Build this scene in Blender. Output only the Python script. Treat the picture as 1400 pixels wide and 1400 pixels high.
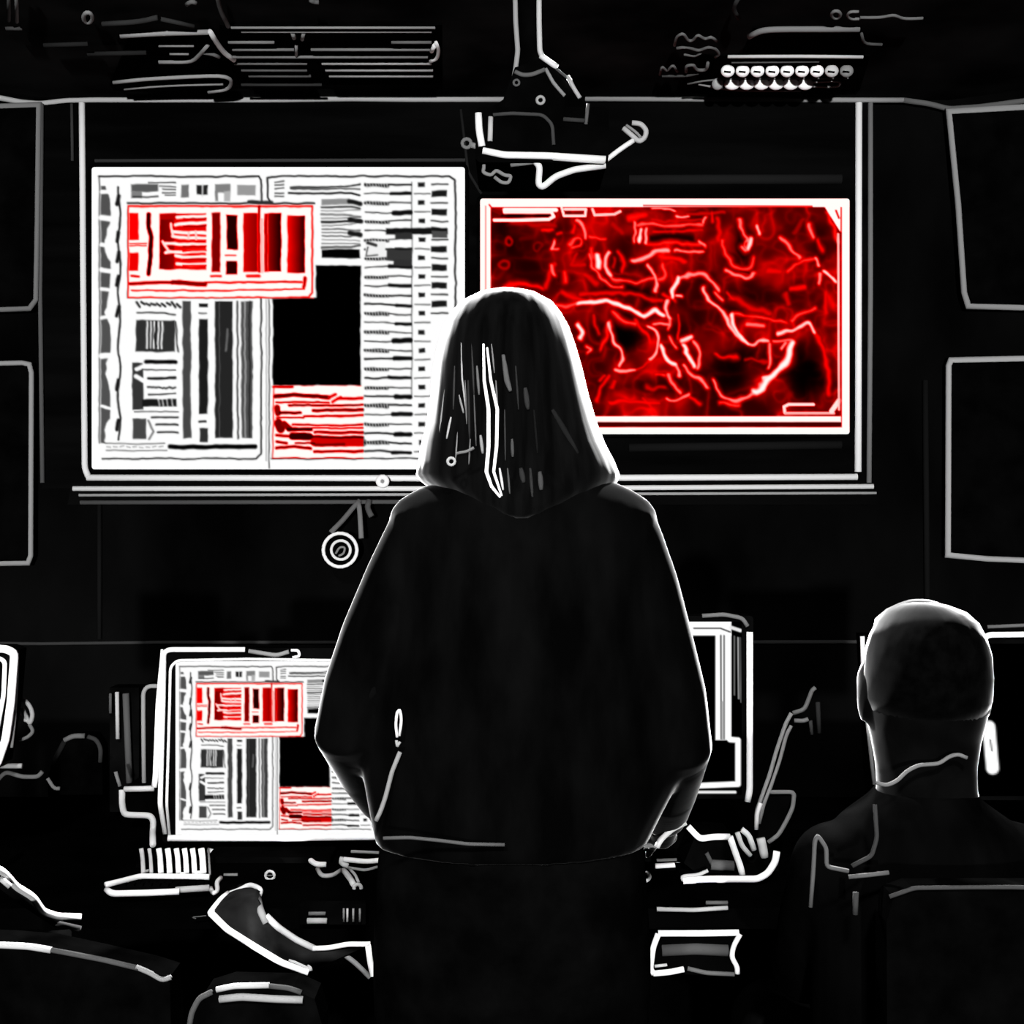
import bpy, bmesh, math, random
import numpy as np
from mathutils import Vector, Matrix

for o in list(bpy.data.objects):
    bpy.data.objects.remove(o, do_unlink=True)
SC = bpy.context.scene
COL = SC.collection

# ------------------------------------------------------------------ camera, world, lights, exposure
F = 1690.0          # focal length in pixels of the 1400 px frame
H = 1.40            # camera height
cam_d = bpy.data.cameras.new('camera')
cam_d.sensor_width = 36.0
cam_d.lens = 36.0 * F / 1400.0
cam_d.clip_start = 0.05
cam_d.clip_end = 60
cam = bpy.data.objects.new('camera', cam_d)
cam.location = (0, 0, H)
cam.rotation_euler = (math.radians(90), 0, 0)
COL.objects.link(cam)
SC.camera = cam

world = bpy.data.worlds.new('dark_room')
SC.world = world
world.use_nodes = True
bg = world.node_tree.nodes['Background']
bg.inputs[0].default_value = (0.01, 0.01, 0.011, 1)
bg.inputs[1].default_value = 0.02

def spot(name, loc, target, power, radius, cone=60, blend=0.4):
    d = bpy.data.lights.new(name, 'SPOT')
    d.energy = power
    d.shadow_soft_size = radius
    d.spot_size = math.radians(cone)
    d.spot_blend = blend
    o = bpy.data.objects.new(name, d)
    o.location = loc
    o.rotation_euler = (Vector(target) - Vector(loc)).to_track_quat('-Z', 'Y').to_euler()
    COL.objects.link(o)
    return o

spot('added_front_light', (0.0, -11.5, 1.45), (0, 3, 1.3), 12000, 0.15, 40, 0.3)  # unseen lamp added far behind the camera to light the pale trims
spot('added_desk_light', (-0.75, -0.6, 2.75), (-0.75, 2.2, 0.75), 620, 0.10, 44, 0.5)  # two unseen lamps added to brighten the things on the desk
spot('added_desk_light', (0.22, -0.6, 2.75), (0.46, 2.25, 0.75), 620, 0.10, 40, 0.5)
spot('added_rim_light', (0.95, 3.38, 2.82), (0.06, 1.85, 1.42), 4300, 0.05, 30, 0.25)  # unseen lamps added behind both people to give them bright rims
spot('added_rim_light', (-0.95, 3.38, 2.82), (-0.06, 1.85, 1.42), 3400, 0.05, 30, 0.25)
spot('added_rim_light', (1.05, 3.40, 2.82), (0.56, 1.66, 1.22), 2200, 0.05, 16, 0.3)
spot('added_rim_light', (0.05, 3.40, 2.82), (0.53, 1.66, 1.22), 2200, 0.05, 16, 0.3)

SC.view_settings.view_transform = 'Standard'
SC.view_settings.look = 'None'
SC.view_settings.exposure = 0.0
SC.view_settings.gamma = 1.0
SC.view_settings.use_curve_mapping = False
SC.cycles.max_bounces = 4
SC.cycles.use_denoising = True

# ------------------------------------------------------------------ helpers
def P(px, py, y):
    """the point at distance y (metres in front of the camera plane) seen at pixel px, py"""
    return Vector(((px - 700) * y / F, y, H + (700 - py) * y / F))

def CP(px, py, z=2.875):
    """the point of the horizontal plane z seen at pixel px, py"""
    y = (z - H) * F / (700 - py)
    return P(px, py, y)

MATS = {}
def principled(name):
    m = bpy.data.materials.new(name)
    m.use_nodes = True
    nt = m.node_tree
    return m, nt, nt.nodes['Principled BSDF']

def M_line(level, name=None):
    key = 'trim_%03d' % int(level * 100)
    if key not in MATS:
        m, nt, b = principled(key)
        a = 0.95 * level ** 2.2
        b.inputs['Base Color'].default_value = (a, a, a, 1)
        b.inputs['Roughness'].default_value = 0.9
        b.inputs['Specular IOR Level'].default_value = 0.0
        MATS[key] = m
    return MATS[key]

def M_dark(name, a=0.0025, b_=0.006, scale=6.0, stretch=(1, 1, 1), rough=0.9, spec=0.0, sheen=0.0, sheen_r=0.3):
    if name in MATS:
        return MATS[name]
    m, nt, b = principled(name)
    tc = nt.nodes.new('ShaderNodeTexCoord')
    mp = nt.nodes.new('ShaderNodeMapping')
    mp.inputs['Scale'].default_value = stretch
    nz = nt.nodes.new('ShaderNodeTexNoise')
    nz.inputs['Scale'].default_value = scale
    nz.inputs['Detail'].default_value = 4
    cr = nt.nodes.new('ShaderNodeValToRGB')
    cr.color_ramp.elements[0].position = 0.35
    cr.color_ramp.elements[0].color = (a, a, a, 1)
    cr.color_ramp.elements[1].position = 0.75
    cr.color_ramp.elements[1].color = (b_, b_, b_, 1)
    nt.links.new(tc.outputs['Object'], mp.inputs[0])
    nt.links.new(mp.outputs[0], nz.inputs['Vector'])
    nt.links.new(nz.outputs['Fac'], cr.inputs[0])
    nt.links.new(cr.outputs[0], b.inputs['Base Color'])
    b.inputs['Roughness'].default_value = rough
    b.inputs['Specular IOR Level'].default_value = spec
    b.inputs['Sheen Weight'].default_value = sheen
    b.inputs['Sheen Roughness'].default_value = sheen_r
    MATS[name] = m
    return m

def M_screen(name):
    m = bpy.data.materials.new(name)
    m.use_nodes = True
    nt = m.node_tree
    nt.nodes.clear()
    at = nt.nodes.new('ShaderNodeAttribute')
    at.attribute_name = 'picture'
    em = nt.nodes.new('ShaderNodeEmission')
    out = nt.nodes.new('ShaderNodeOutputMaterial')
    nt.links.new(at.outputs['Color'], em.inputs[0])
    nt.links.new(em.outputs[0], out.inputs[0])
    return m

BLACK = M_dark('black_plastic', 0.0006, 0.002, 9)
WALLM = M_dark('black_wall_paint', 0.0006, 0.0032, 2.2, (1, 1, 0.6))
CEILM = M_dark('black_ceiling_paint', 0.003, 0.016, 3.0, (1, 1, 1))
BOARDM = M_dark('black_board', 0.0008, 0.003, 3.0, (0.3, 1, 3))
DESKM = M_dark('black_desk', 0.0003, 0.0008, 8)
CLOTHM = M_dark('black_cloth', 0.0003, 0.0012, 14, (1, 1, 0.4), sheen=1.0, sheen_r=0.18)
HAIRM = M_dark('black_hair', 0.0004, 0.0015, 60, (1, 1, 0.06), sheen=1.0, sheen_r=0.27)
SHORTM = M_dark('short_black_hair', 0.0003, 0.001, 60, (1, 1, 1), sheen=1.0, sheen_r=0.2)
SKINM = M_dark('near_black_skin', 0.0008, 0.0016, 20, sheen=1.0, sheen_r=0.2)  # skin coloured near black, much like the clothes
SUITM = M_dark('matte_black_suit', 0.0003, 0.0012, 14, (1, 1, 0.4))
TROUM = M_dark('black_trousers', 0.0003, 0.001, 14)
CHAIRM = M_dark('black_mesh_fabric', 0.0003, 0.0010, 20)

def link_mesh(name, me, mat, parent=None):
    o = bpy.data.objects.new(name, me)
    COL.objects.link(o)
    if mat is not None:
        me.materials.clear()
        me.materials.append(mat)
    if parent is not None:
        o.parent = parent
        o.matrix_parent_inverse = parent.matrix_world.inverted()
    return o

class MB:
    def __init__(s):
        s.bm = bmesh.new()
    def box(s, lo, hi):
        lo, hi = Vector(lo), Vector(hi)
        r = bmesh.ops.create_cube(s.bm, size=1.0)
        for v in r['verts']:
            v.co = Vector(((lo[i] + hi[i]) / 2 + v.co[i] * (hi[i] - lo[i]) for i in range(3)))
        return s
    def ring_loft(s, rings, caps=True):
        vs = [[s.bm.verts.new(p) for p in r] for r in rings]
        n = len(vs[0])
        for a, b in zip(vs[:-1], vs[1:]):
            for i in range(n):
                s.bm.faces.new((a[i], a[(i + 1) % n], b[(i + 1) % n], b[i]))
        if caps:
            s.bm.faces.new(list(reversed(vs[0])))
            s.bm.faces.new(vs[-1])
        return s
    def tube(s, pts, r, n=10, closed=False):
        pts = [Vector(p) for p in pts]
        k = len(pts)
        rr = r if isinstance(r, (list, tuple)) else [r] * k
        ups = None
        rings = []
        for i, p in enumerate(pts):
            if closed:
                d0 = (p - pts[i - 1]).normalized(); d1 = (pts[(i + 1) % k] - p).normalized()
            else:
                d0 = (p - pts[i - 1]).normalized() if i else (pts[1] - p).normalized()
                d1 = (pts[i + 1] - p).normalized() if i < k - 1 else d0
            t = (d0 + d1)
            t = t.normalized() if t.length > 1e-6 else d1
            if ups is None:
                a = Vector((0, 1, 0)) if abs(t.y) < 0.9 else Vector((1, 0, 0))
                u = (a - t * a.dot(t)).normalized()
            else:
                u = (ups - t * ups.dot(t))
                u = u.normalized() if u.length > 1e-6 else t.orthogonal().normalized()
            ups = u
            w = t.cross(u)
            c = max(0.55, math.sqrt(max(0.0, (1 + d0.dot(d1)) / 2)))
            # widen in the plane of the bend to keep the thickness
            bend = (d1 - d0)
            ring = []
            for j in range(n):
                an = 2 * math.pi * j / n
                v = u * math.cos(an) + w * math.sin(an)
                if bend.length > 1e-4:
                    bn = bend.normalized()
                    v = v + bn * v.dot(bn) * (1 / c - 1)
                ring.append(p + v * rr[i])
            rings.append(ring)
        if closed:
            vs = [[s.bm.verts.new(p) for p in r_] for r_ in rings]
            for i in range(k):
                a, b = vs[i], vs[(i + 1) % k]
                for j in range(n):
                    s.bm.faces.new((a[j], a[(j + 1) % n], b[(j + 1) % n], b[j]))
        else:
            s.ring_loft(rings)
        return s
    def line(s, pxs, w, y, closed=False):
        """round bar through pixel points at distance y (or one y per point), w pixels thick"""
        ys = y if isinstance(y, (list, tuple)) else [y] * len(pxs)
        if len(pxs) > 2 and not closed:
            q, qy = [pxs[0]], [ys[0]]
            for i in range(1, len(pxs) - 1):
                v = np.array(pxs[i], float)
                ends = []
                for j in (i - 1, i + 1):
                    e = np.array(pxs[j], float) - v
                    ln = max(1e-6, float(np.hypot(*e)))
                    k = min(0.4, 6.0 / ln)
                    ends.append((v + e * k, ys[i] + (ys[j] - ys[i]) * k))
                for t_ in (0.0, 0.33, 0.67, 1.0):
                    w0, w1, w2 = (1 - t_) ** 2, 2 * t_ * (1 - t_), t_ * t_
                    q.append(tuple(ends[0][0] * w0 + v * w1 + ends[1][0] * w2))
                    qy.append(ends[0][1] * w0 + ys[i] * w1 + ends[1][1] * w2)
            q.append(pxs[-1]); qy.append(ys[-1])
            pxs, ys = q, qy
        pts = [P(a, b, c) for (a, b), c in zip(pxs, ys)]
        rad = [w * 0.5 * c / F for c in ys]
        return s.tube(pts, rad, 10, closed)
    def ball(s, c, r, u=16, v=10):
        r = (r, r, r) if not isinstance(r, (tuple, list)) else r
        res = bmesh.ops.create_uvsphere(s.bm, u_segments=u, v_segments=v, radius=1.0)
        for q in res['verts']:
            q.co = Vector((c[0] + q.co.x * r[0], c[1] + q.co.y * r[1], c[2] + q.co.z * r[2]))
        return s
    def limb(s, pts, radii, n=18):
        pts = [Vector(p) for p in pts]
        s.tube(pts, list(radii), n)
        for p, r in zip(pts, radii):
            s.ball(p, r, n, 12)
        return s
    def slab(s, pxs, y0, y1):
        """outline of pixel points at distance y0, given real thickness back to y1 along the depth axis"""
        a = [P(x, z, y0) for x, z in pxs]
        b = [Vector((p.x, y1, p.z)) for p in a]
        s.ring_loft([a, b])
        return s
    def mesh(s, name, smooth=True):
        bmesh.ops.recalc_face_normals(s.bm, faces=s.bm.faces)
        me = bpy.data.meshes.new(name)
        s.bm.to_mesh(me)
        s.bm.free()
        if smooth:
            me.polygons.foreach_set('use_smooth', [True] * len(me.polygons))
        return me
    def build(s, name, mat, parent=None, smooth=False):
        return link_mesh(name, s.mesh(name, smooth), mat, parent)

ZDESK = 0.72
def DY(py, lift=0.006):
    return (H - ZDESK - lift) * F / (py - 700)

def bar(name, pxs, w, y, level, parent=None, closed=False):
    if y == 'key':
        y = [DY(b, 0.02) for a, b in pxs]
    elif y == 'desk':
        y = [DY(b) for a, b in pxs]
    elif isinstance(y, tuple):           # ('max', d): at distance d unless the desk top comes first
        y = [min(y[1], DY(b)) for a, b in pxs]
    return MB().line(pxs, w, y, closed).build(name, M_line(level), parent, True)

def bars(name, items, parent=None, level=None):
    """several strokes of one trim part"""
    mb = MB()
    for pxs, w, y in items:
        mb.line(pxs, w, y)
    return mb.build(name, M_line(level), parent, True)

def thing(name, label, cat, loc=(0, 0, 0), group=None):
    o = bpy.data.objects.new(name, None)
    o.empty_display_size = 0.05
    o.location = loc
    COL.objects.link(o)
    o['label'] = label
    o['category'] = cat
    if group:
        o['group'] = group
    bpy.context.view_layer.update()
    return o

def tag(o, label, cat, group=None):
    o['label'] = label
    o['category'] = cat
    if group:
        o['group'] = group
    return o

def struct(o):
    o['kind'] = 'structure'
    return o

def fuse(name, mb, voxel=0.006, smooth=6, mat=None, parent=None):
    """union of overlapping solids as one continuous skin"""
    me = mb.mesh(name + '_raw')
    t = bpy.data.objects.new('temporary', me)
    COL.objects.link(t)
    r = t.modifiers.new('r', 'REMESH')
    r.mode = 'VOXEL'
    r.voxel_size = voxel
    sm = t.modifiers.new('s', 'SMOOTH')
    sm.iterations = smooth
    sm.factor = 0.5
    dg = bpy.context.evaluated_depsgraph_get()
    dg.update()
    out = bpy.data.meshes.new_from_object(t.evaluated_get(dg))
    out.name = name
    bpy.data.objects.remove(t, do_unlink=True)
    bpy.data.meshes.remove(me)
    out.polygons.foreach_set('use_smooth', [True] * len(out.polygons))
    return link_mesh(name, out, mat, parent)

# ------------------------------------------------------------------ drawing of the screen pictures
class Canvas:
    def __init__(s, x0, y0, x1, y1, step):
        s.x0, s.y0, s.x1, s.y1 = x0, y0, x1, y1
        s.w = int(round((x1 - x0) / step)) + 1
        s.h = int(round((y1 - y0) / step)) + 1
        s.X = np.linspace(x0, x1, s.w)[None, :].repeat(s.h, 0)
        s.Y = np.linspace(y0, y1, s.h)[:, None].repeat(s.w, 1)
        s.V = np.zeros((s.h, s.w))
        s.R = np.zeros((s.h, s.w))
    def _win(s, xa, ya, xb, yb):
        sx = (s.w - 1) / (s.x1 - s.x0); sy = (s.h - 1) / (s.y1 - s.y0)
        i0 = max(0, int((xa - s.x0) * sx)); i1 = min(s.w, int((xb - s.x0) * sx) + 2)
        j0 = max(0, int((ya - s.y0) * sy)); j1 = min(s.h, int((yb - s.y0) * sy) + 2)
        return slice(j0, max(j0, j1)), slice(i0, max(i0, i1))
    def rect(s, xa, ya, xb, yb, v, soft=0.8, v2=None, red=None):
        w = s._win(xa - 3, ya - 3, xb + 3, yb + 3)
        X, Y = s.X[w], s.Y[w]
        d = np.minimum(np.minimum(X - xa, xb - X), np.minimum(Y - ya, yb - Y))
        a = np.clip(d / (2 * soft) + 0.5, 0, 1)
        val = v if v2 is None else v + (v2 - v) * np.clip((X - xa) / max(1, xb - xa), 0, 1)
        s.V[w] = s.V[w] * (1 - a) + val * a
        if red is not None:
            s.R[w] = s.R[w] * (1 - a) + red * a
    def line(s, pts, wd, v, soft=0.9):
        xs = [p[0] for p in pts]; ys = [p[1] for p in pts]
        m = wd / 2 + 3
        w = s._win(min(xs) - m, min(ys) - m, max(xs) + m, max(ys) + m)
        X, Y = s.X[w], s.Y[w]
        if X.size == 0:
            return
        D = np.full(X.shape, 1e9)
        for (ax, ay), (bx, by) in zip(pts[:-1], pts[1:]):
            dx, dy = bx - ax, by - ay
            L2 = dx * dx + dy * dy + 1e-9
            t = np.clip(((X - ax) * dx + (Y - ay) * dy) / L2, 0, 1)
            D = np.minimum(D, np.hypot(X - ax - t * dx, Y - ay - t * dy))
        a = np.clip((wd / 2 - D) / (2 * soft) + 0.5, 0, 1)
        s.V[w] = s.V[w] * (1 - a) + v * a
    def glow(s, pts, wd, v):
        """soft stroke with a gaussian profile, lightening only"""
        xs = [p[0] for p in pts]; ys = [p[1] for p in pts]
        m = wd * 2 + 3
        w = s._win(min(xs) - m, min(ys) - m, max(xs) + m, max(ys) + m)
        X, Y = s.X[w], s.Y[w]
        if X.size == 0:
            return
        D = np.full(X.shape, 1e9)
        for (ax, ay), (bx, by) in zip(pts[:-1], pts[1:]):
            dx, dy = bx - ax, by - ay
            L2 = dx * dx + dy * dy + 1e-9
            t = np.clip(((X - ax) * dx + (Y - ay) * dy) / L2, 0, 1)
            D = np.minimum(D, np.hypot(X - ax - t * dx, Y - ay - t * dy))
        g = v * np.exp(-(D / (0.62 * wd)) ** 2)
        s.V[w] = np.maximum(s.V[w], g)
    def ring(s, cx, cy, rx, ry, wd, v, fn='line', n=18):
        pts = [(cx + rx * math.cos(2 * math.pi * i / n), cy + ry * math.sin(2 * math.pi * i / n)) for i in range(n + 1)]
        getattr(s, fn)(pts, wd, v)
    def soften(s, amp, cell, blur, seed=1):
        rs = np.random.RandomState(seed)
        h, w = s.V.shape
        sx = (s.w - 1) / (s.x1 - s.x0)
        dx = (smooth_noise(h, w, cell * sx, rs) - 0.5) * 2 * amp * sx + (smooth_noise(h, w, cell * sx * 0.4, rs) - 0.5) * amp * sx
        dy = (smooth_noise(h, w, cell * sx, rs) - 0.5) * 2 * amp * sx + (smooth_noise(h, w, cell * sx * 0.4, rs) - 0.5) * amp * sx
        yy, xx = np.mgrid[0:h, 0:w]
        fx = np.clip(xx + dx, 0, w - 1.001); fy = np.clip(yy + dy, 0, h - 1.001)
        x0 = fx.astype(int); y0 = fy.astype(int); fx -= x0; fy -= y0
        A = s.V
        B = (A[y0, x0] * (1 - fx) + A[y0, x0 + 1] * fx) * (1 - fy) + (A[y0 + 1, x0] * (1 - fx) + A[y0 + 1, x0 + 1] * fx) * fy
        k = np.array([math.exp(-(i / max(blur * sx, 1e-3)) ** 2 / 2) for i in range(-4, 5)]); k /= k.sum()
        for ax in (0, 1):
            Bp = np.pad(B, [(4, 4) if ax == a else (0, 0) for a in (0, 1)], mode='edge')
            n_ = B.shape[ax]
            B = sum(k[i] * np.take(Bp, np.arange(i, i + n_), axis=ax) for i in range(9))
        s.V = B
    def colours(s):
        v = np.clip(s.V, 0, 1)
        red = np.stack([np.clip(2.0 * v, 0, 1), np.clip(2.0 * v - 1.0, 0, 1), np.clip(2.0 * v - 1.02, 0, 1)], -1)
        wht = np.stack([v, v, v], -1)
        c = wht * (1 - s.R[..., None]) + red * s.R[..., None]
        return c ** 2.2

def screen_mesh(name, cols, corner, mat, parent):
    """flat display showing a picture; corner(u, v) gives the 3-D point, u right, v down"""
    h, w = cols.shape[:2]
    p00, p10, p01 = [np.array(corner(*q)) for q in ((0, 0), (1, 0), (0, 1))]
    u = np.linspace(0, 1, w)[None, :, None]
    v = np.linspace(0, 1, h)[:, None, None]
    co = (p00 + (p10 - p00) * u + (p01 - p00) * v).reshape(-1, 3)
    me = bpy.data.meshes.new(name)
    idx = np.arange(h * w).reshape(h, w)
    f = np.stack([idx[:-1, :-1], idx[1:, :-1], idx[1:, 1:], idx[:-1, 1:]], -1).reshape(-1, 4)
    me.vertices.add(len(co))
    me.vertices.foreach_set('co', co.astype(np.float32).ravel())
    me.loops.add(f.size)
    me.loops.foreach_set('vertex_index', f.astype(np.int32).ravel())
    me.polygons.add(len(f))
    me.polygons.foreach_set('loop_start', (np.arange(len(f)) * 4).astype(np.int32))
    me.update(calc_edges=True)
    at = me.color_attributes.new('picture', 'FLOAT_COLOR', 'POINT')
    rgba = np.concatenate([cols.reshape(-1, 3), np.ones((h * w, 1))], 1).astype(np.float32)
    at.data.foreach_set('color', rgba.ravel())
    me.validate()
    return link_mesh(name, me, mat, parent)

def draw_schedule(step):
    c = Canvas(125, 228, 636, 642, step)
    rnd = random.Random(4)
    c.V[:] = 1.0
    K = 0.03
    # frame lines of the windows
    c.line([(136, 241), (354, 241), (357, 246), (357, 277)], 2.2, K)
    c.line([(371, 277), (366, 270), (366, 243), (372, 241), (614, 241), (621, 246), (623, 256), (622, 645)], 2.2, K)
    c.line([(136, 241), (136, 606)], 1.3, 0.1)
    c.line([(140, 627), (350, 627), (357, 621), (357, 408)], 2.0, K)
    c.line([(368, 410), (368, 640)], 1.6, 0.2)
    c.line([(364, 410), (364, 630)], 1.0, 0.5)
    c.line([(372, 627), (590, 627)], 1.8, K)
    # left icon column
    y = 252
    c.rect(138, 254, 151, 606, 0.32)
    pts = []
    while y < 606:
        pts.append((154 + 5 * math.sin(y * 0.071) + rnd.uniform(-2, 2), y)); y += 7
    c.line(pts, 10, 1.0)
    for yy in (262, 300, 338, 372, 398, 432, 486, 560):
        c.line([(139, yy + rnd.uniform(-6, 6)), (156, yy)], rnd.uniform(4, 8), 1.0)
    pts = [(163 + 1.8 * math.sin(yv * 0.09) , yv) for yv in range(256, 606, 5)]
    c.line(pts, 2.6, 0.1)
    for yy in (268, 318, 345, 378, 420, 520, 575):
        c.line([(162, yy), (160, yy + 12)], 5, 0.12)
    # tool bar
    c.rect(179, 252, 216, 262, 0.35); c.rect(179, 261, 194, 271, 0.5)
    c.line([(182, 269), (216, 269)], 2, 0.2)
    for yy, a in ((250, 203), (255, 218), (259, 222), (264, 222), (267, 226)):
        c.line([(a, yy), (240, yy + rnd.uniform(-1, 1))], 1.3, 0.1)
    c.rect(248, 252, 258, 270, 0.45); c.rect(269, 253, 284, 266, 0.15)
    c.line([(277, 252), (277, 268)], 2, 0.9)
    c.rect(294, 252, 315, 264, 0.5); c.rect(294, 262, 298, 275, 0.5); c.rect(306, 262, 315, 275, 0.7)
    c.rect(325, 253, 349, 267, 0.6)
    c.line([(174, 278), (430, 278)], 2.4, 0.05)
    c.line([(340, 276), (372, 276)], 4, 0.2)
    # text strip right of the middle
    for yy in (249, 253, 258, 264, 268):
        c.line([(376, yy), (388, yy + rnd.uniform(-1, 1))], 1.5, 0.15)
    c.line([(397, 256), (470, 255), (492, 252)], 2.0, 0.05); c.line([(397, 258), (492, 258)], 1.4, 0.1)
    c.line([(395, 264), (480, 264), (492, 267)], 2.6, 0.05)
    c.rect(440, 272, 478, 280, 0.55)
    for i, yy in enumerate(range(283, 340, 5)):
        c.line([(440, yy), (470 + rnd.uniform(-10, 10), yy), (492, yy + rnd.uniform(-4, 4))], rnd.choice((1.4, 2.0, 3.0)), rnd.choice((0.1, 0.35, 0.5)))
    for yy in (276, 300, 318):
        c.line([(478, yy), (493, yy + 3)], 6, 0.12)
    c.rect(440, 341, 492, 353, 0.04)
    # big black field
    c.rect(373, 407, 493, 527, 0.0); c.rect(432, 363, 493, 412, 0.0)
    # red alarm window
    c.rect(174, 280, 429, 408, 1.0, red=1.0)
    c.line([(175, 282), (427, 282), (427, 400), (422, 407), (175, 407), (175, 282)], 2.2, 0.45)
    c.rect(177, 291, 189, 328, 0.5); c.rect(177, 346, 189, 370, 0.47)
    c.line([(178, 333), (200, 333)], 1.3, 0.4); c.line([(178, 336), (200, 336)], 1.0, 0.3)
    c.line([(203, 293), (203, 310), (206, 325), (206, 350), (203, 374)], 5.5, 0.1)
    c.rect(218, 292, 240, 368, 0.22, v2=0.3); c.rect(218, 292, 282, 300, 0.35)
    c.rect(238, 300, 282, 368, 0.45)
    for yy, a in ((296, 242), (305, 240), (318, 236), (325, 236), (334, 226), (344, 226), (352, 240), (362, 242)):
        c.line([(a, yy + rnd.uniform(-2, 2)), (260, yy), (283, yy + rnd.uniform(-1, 1))], 4.6, 1.0)
    c.line([(234, 306), (236, 322)], 4, 0.95); c.line([(222, 330), (230, 344)], 4, 0.95)
    for yy in (299, 309, 337, 343, 354, 363):
        c.line([(250, yy), (282, yy)], 1.2, 0.2)
    c.line([(258, 318), (258, 326)], 3, 0.9); c.line([(268, 316), (268, 327)], 3, 0.9)
    c.rect(290, 291, 301, 371, 0.25); c.rect(310, 294, 324, 341, 0.08); c.rect(310, 357, 324, 374, 0.1)
    c.line([(308, 349), (322, 349)], 1.2, 0.3)
    c.rect(333, 291, 352, 371, 0.42, v2=0.28)
    c.line([(354, 282), (354, 371)], 2.2, 0.15); c.line([(358, 300), (358, 371)], 3, 0.85)
    c.rect(361, 292, 384, 371, 0.38, v2=0.06); c.line([(366, 292), (366, 371)], 1.4, 0.7)
    c.rect(393, 295, 417, 373, 0.52, v2=0.08)
    c.line([(178, 388), (200, 386), (234, 386)], 4, 0.28); c.line([(236, 386), (280, 388)], 6, 0.25)
    c.line([(280, 386), (412, 385)], 2.4, 0.35); c.line([(415, 392), (417, 380)], 4, 0.35)
    c.line([(180, 397), (300, 397), (416, 395)], 1.6, 0.3); c.line([(180, 377), (190, 378)], 3, 0.4)
    c.line([(289, 377), (302, 377)], 3, 0.45); c.line([(338, 377), (354, 377)], 4, 0.48)
    # plan window under the alarm
    for xa in range(186, 247, 7):
        c.line([(xa, 414 + rnd.uniform(-2, 2)), (xa + 5, 418 + rnd.uniform(-2, 2))], 3, 0.15)
    c.line([(187, 428), (225, 428), (240, 430)], 1.8, 0.08)
    c.rect(186, 438, 239, 481, 0.2)
    for xa in (201, 206, 211, 217, 222):
        c.line([(xa, 440), (xa - 1, 476)], 2.4, rnd.choice((0.9, 1.0)))
    c.line([(203.5, 440), (203.5, 478)], 1.4, 0.05); c.line([(214, 440), (211, 460), (214, 474)], 2, 0.05)
    c.line([(240, 440), (243, 480)], 2, 0.2)
    c.rect(181, 496, 196, 560, 0.22)
    c.line([(187, 505), (197, 500)], 6, 1.0); c.line([(186, 515), (199, 522)], 6, 1.0)
    c.line([(200, 494), (240, 495)], 5, 0.05); c.line([(195, 505), (240, 506)], 1.4, 0.08)
    c.line([(203, 517), (240, 517)], 3.4, 0.07)
    for xa in range(202, 240, 5):
        c.line([(xa, 530 + rnd.uniform(-1, 1)), (xa + 3, 530)], 2.4, 0.2)
    c.line([(203, 540), (240, 538)], 1.8, 0.1)
    c.rect(194, 546, 241, 556, 0.12)
    for xa in (216, 221, 227, 234):
        c.line([(xa, 546), (xa + 2, 556)], 1.6, 0.9)
    c.line([(184, 563), (243, 563)], 1.2, 0.15)
    c.rect(182, 572, 200, 600, 0.28)
    for yy, a in ((571, 208), (581, 214), (591, 216)):
        c.line([(a, yy), (243, yy)], 2.2, 0.08)
    c.line([(203, 575), (210, 590), (204, 600)], 3, 0.5)
    c.rect(250, 412, 261, 599, 0.28); c.rect(272, 436, 284, 566, 0.13); c.rect(272, 415, 284, 420, 0.1)
    c.line([(272, 428), (282, 428)], 1.5, 0.2); c.line([(273, 577), (281, 577)], 3, 0.1)
    c.rect(273, 586, 284, 604, 0.2)
    c.rect(294, 412, 318, 599, 0.16); c.line([(311, 450), (309, 480)], 3, 0.4); c.line([(300, 414), (300, 598)], 1.2, 0.35)
    c.line([(325, 412), (325, 600)], 2, 0.1); c.rect(330, 412, 345, 599, 0.3)
    c.line([(335, 412), (335, 598)], 1.6, 0.7); c.line([(341, 412), (341, 598)], 1.2, 0.1)
    c.line([(232, 611), (349, 611)], 6, 0.04)
    c.line([(144, 606), (180, 607), (225, 606)], 1.3, 0.3); c.line([(146, 616), (228, 616)], 1.3, 0.3)
    for xa in range(146, 226, 9):
        c.line([(xa, 611), (xa + 5, 611 + rnd.uniform(-1, 1))], 1.3, 0.55)
    # red log block
    c.rect(372, 527, 497, 627, 1.0, red=1.0)
    D = [([(373, 529), (400, 529)], 2.6, .4), ([(376, 542), (400, 540), (450, 543)], 4.2, .2), ([(450, 543), (459, 539)], 3, .45),
         ([(462, 545), (496, 545)], 3, .42), ([(455, 549), (466, 543)], 3, .5), ([(378, 550), (450, 550)], 1.5, .1), ([(395, 554), (496, 554)], 1.9, .1),
         ([(379, 557), (380, 565)], 6, .3), ([(383, 564), (410, 564)], 2.8, .1), ([(428, 561), (470, 560), (496, 561)], 3.2, .22), ([(415, 569), (496, 568)], 2.4, .36),
         ([(378, 571), (414, 571)], 1.4, .1), ([(380, 578), (384, 586)], 9, .25), ([(388, 580), (396, 586)], 6, .3), ([(394, 587), (425, 587)], 3.6, .12),
         ([(400, 581), (496, 581)], 1.5, .15), ([(427, 585), (496, 585)], 1.6, .25), ([(430, 591), (496, 591)], 3.2, .3), ([(400, 596), (422, 597)], 8, .12),
         ([(424, 598), (496, 598)], 3.6, .12), ([(430, 604), (496, 605)], 9, .46), ([(432, 608), (470, 607)], 3, .25), ([(379, 595), (394, 596)], 3, .35), ([(379, 604), (392, 606)], 3, .3),
         ([(404, 606), (430, 606)], 1.4, .08), ([(378, 613), (402, 611), (425, 613)], 3, .25), ([(430, 617), (496, 617)], 3, .32), ([(374, 528), (373, 626)], 1.2, .55), ([(374, 627), (496, 627)], 1.6, .2)]
    for pts, w_, v_ in D:
        c.line(pts, w_ * 1.25, v_ * 0.9)
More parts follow.
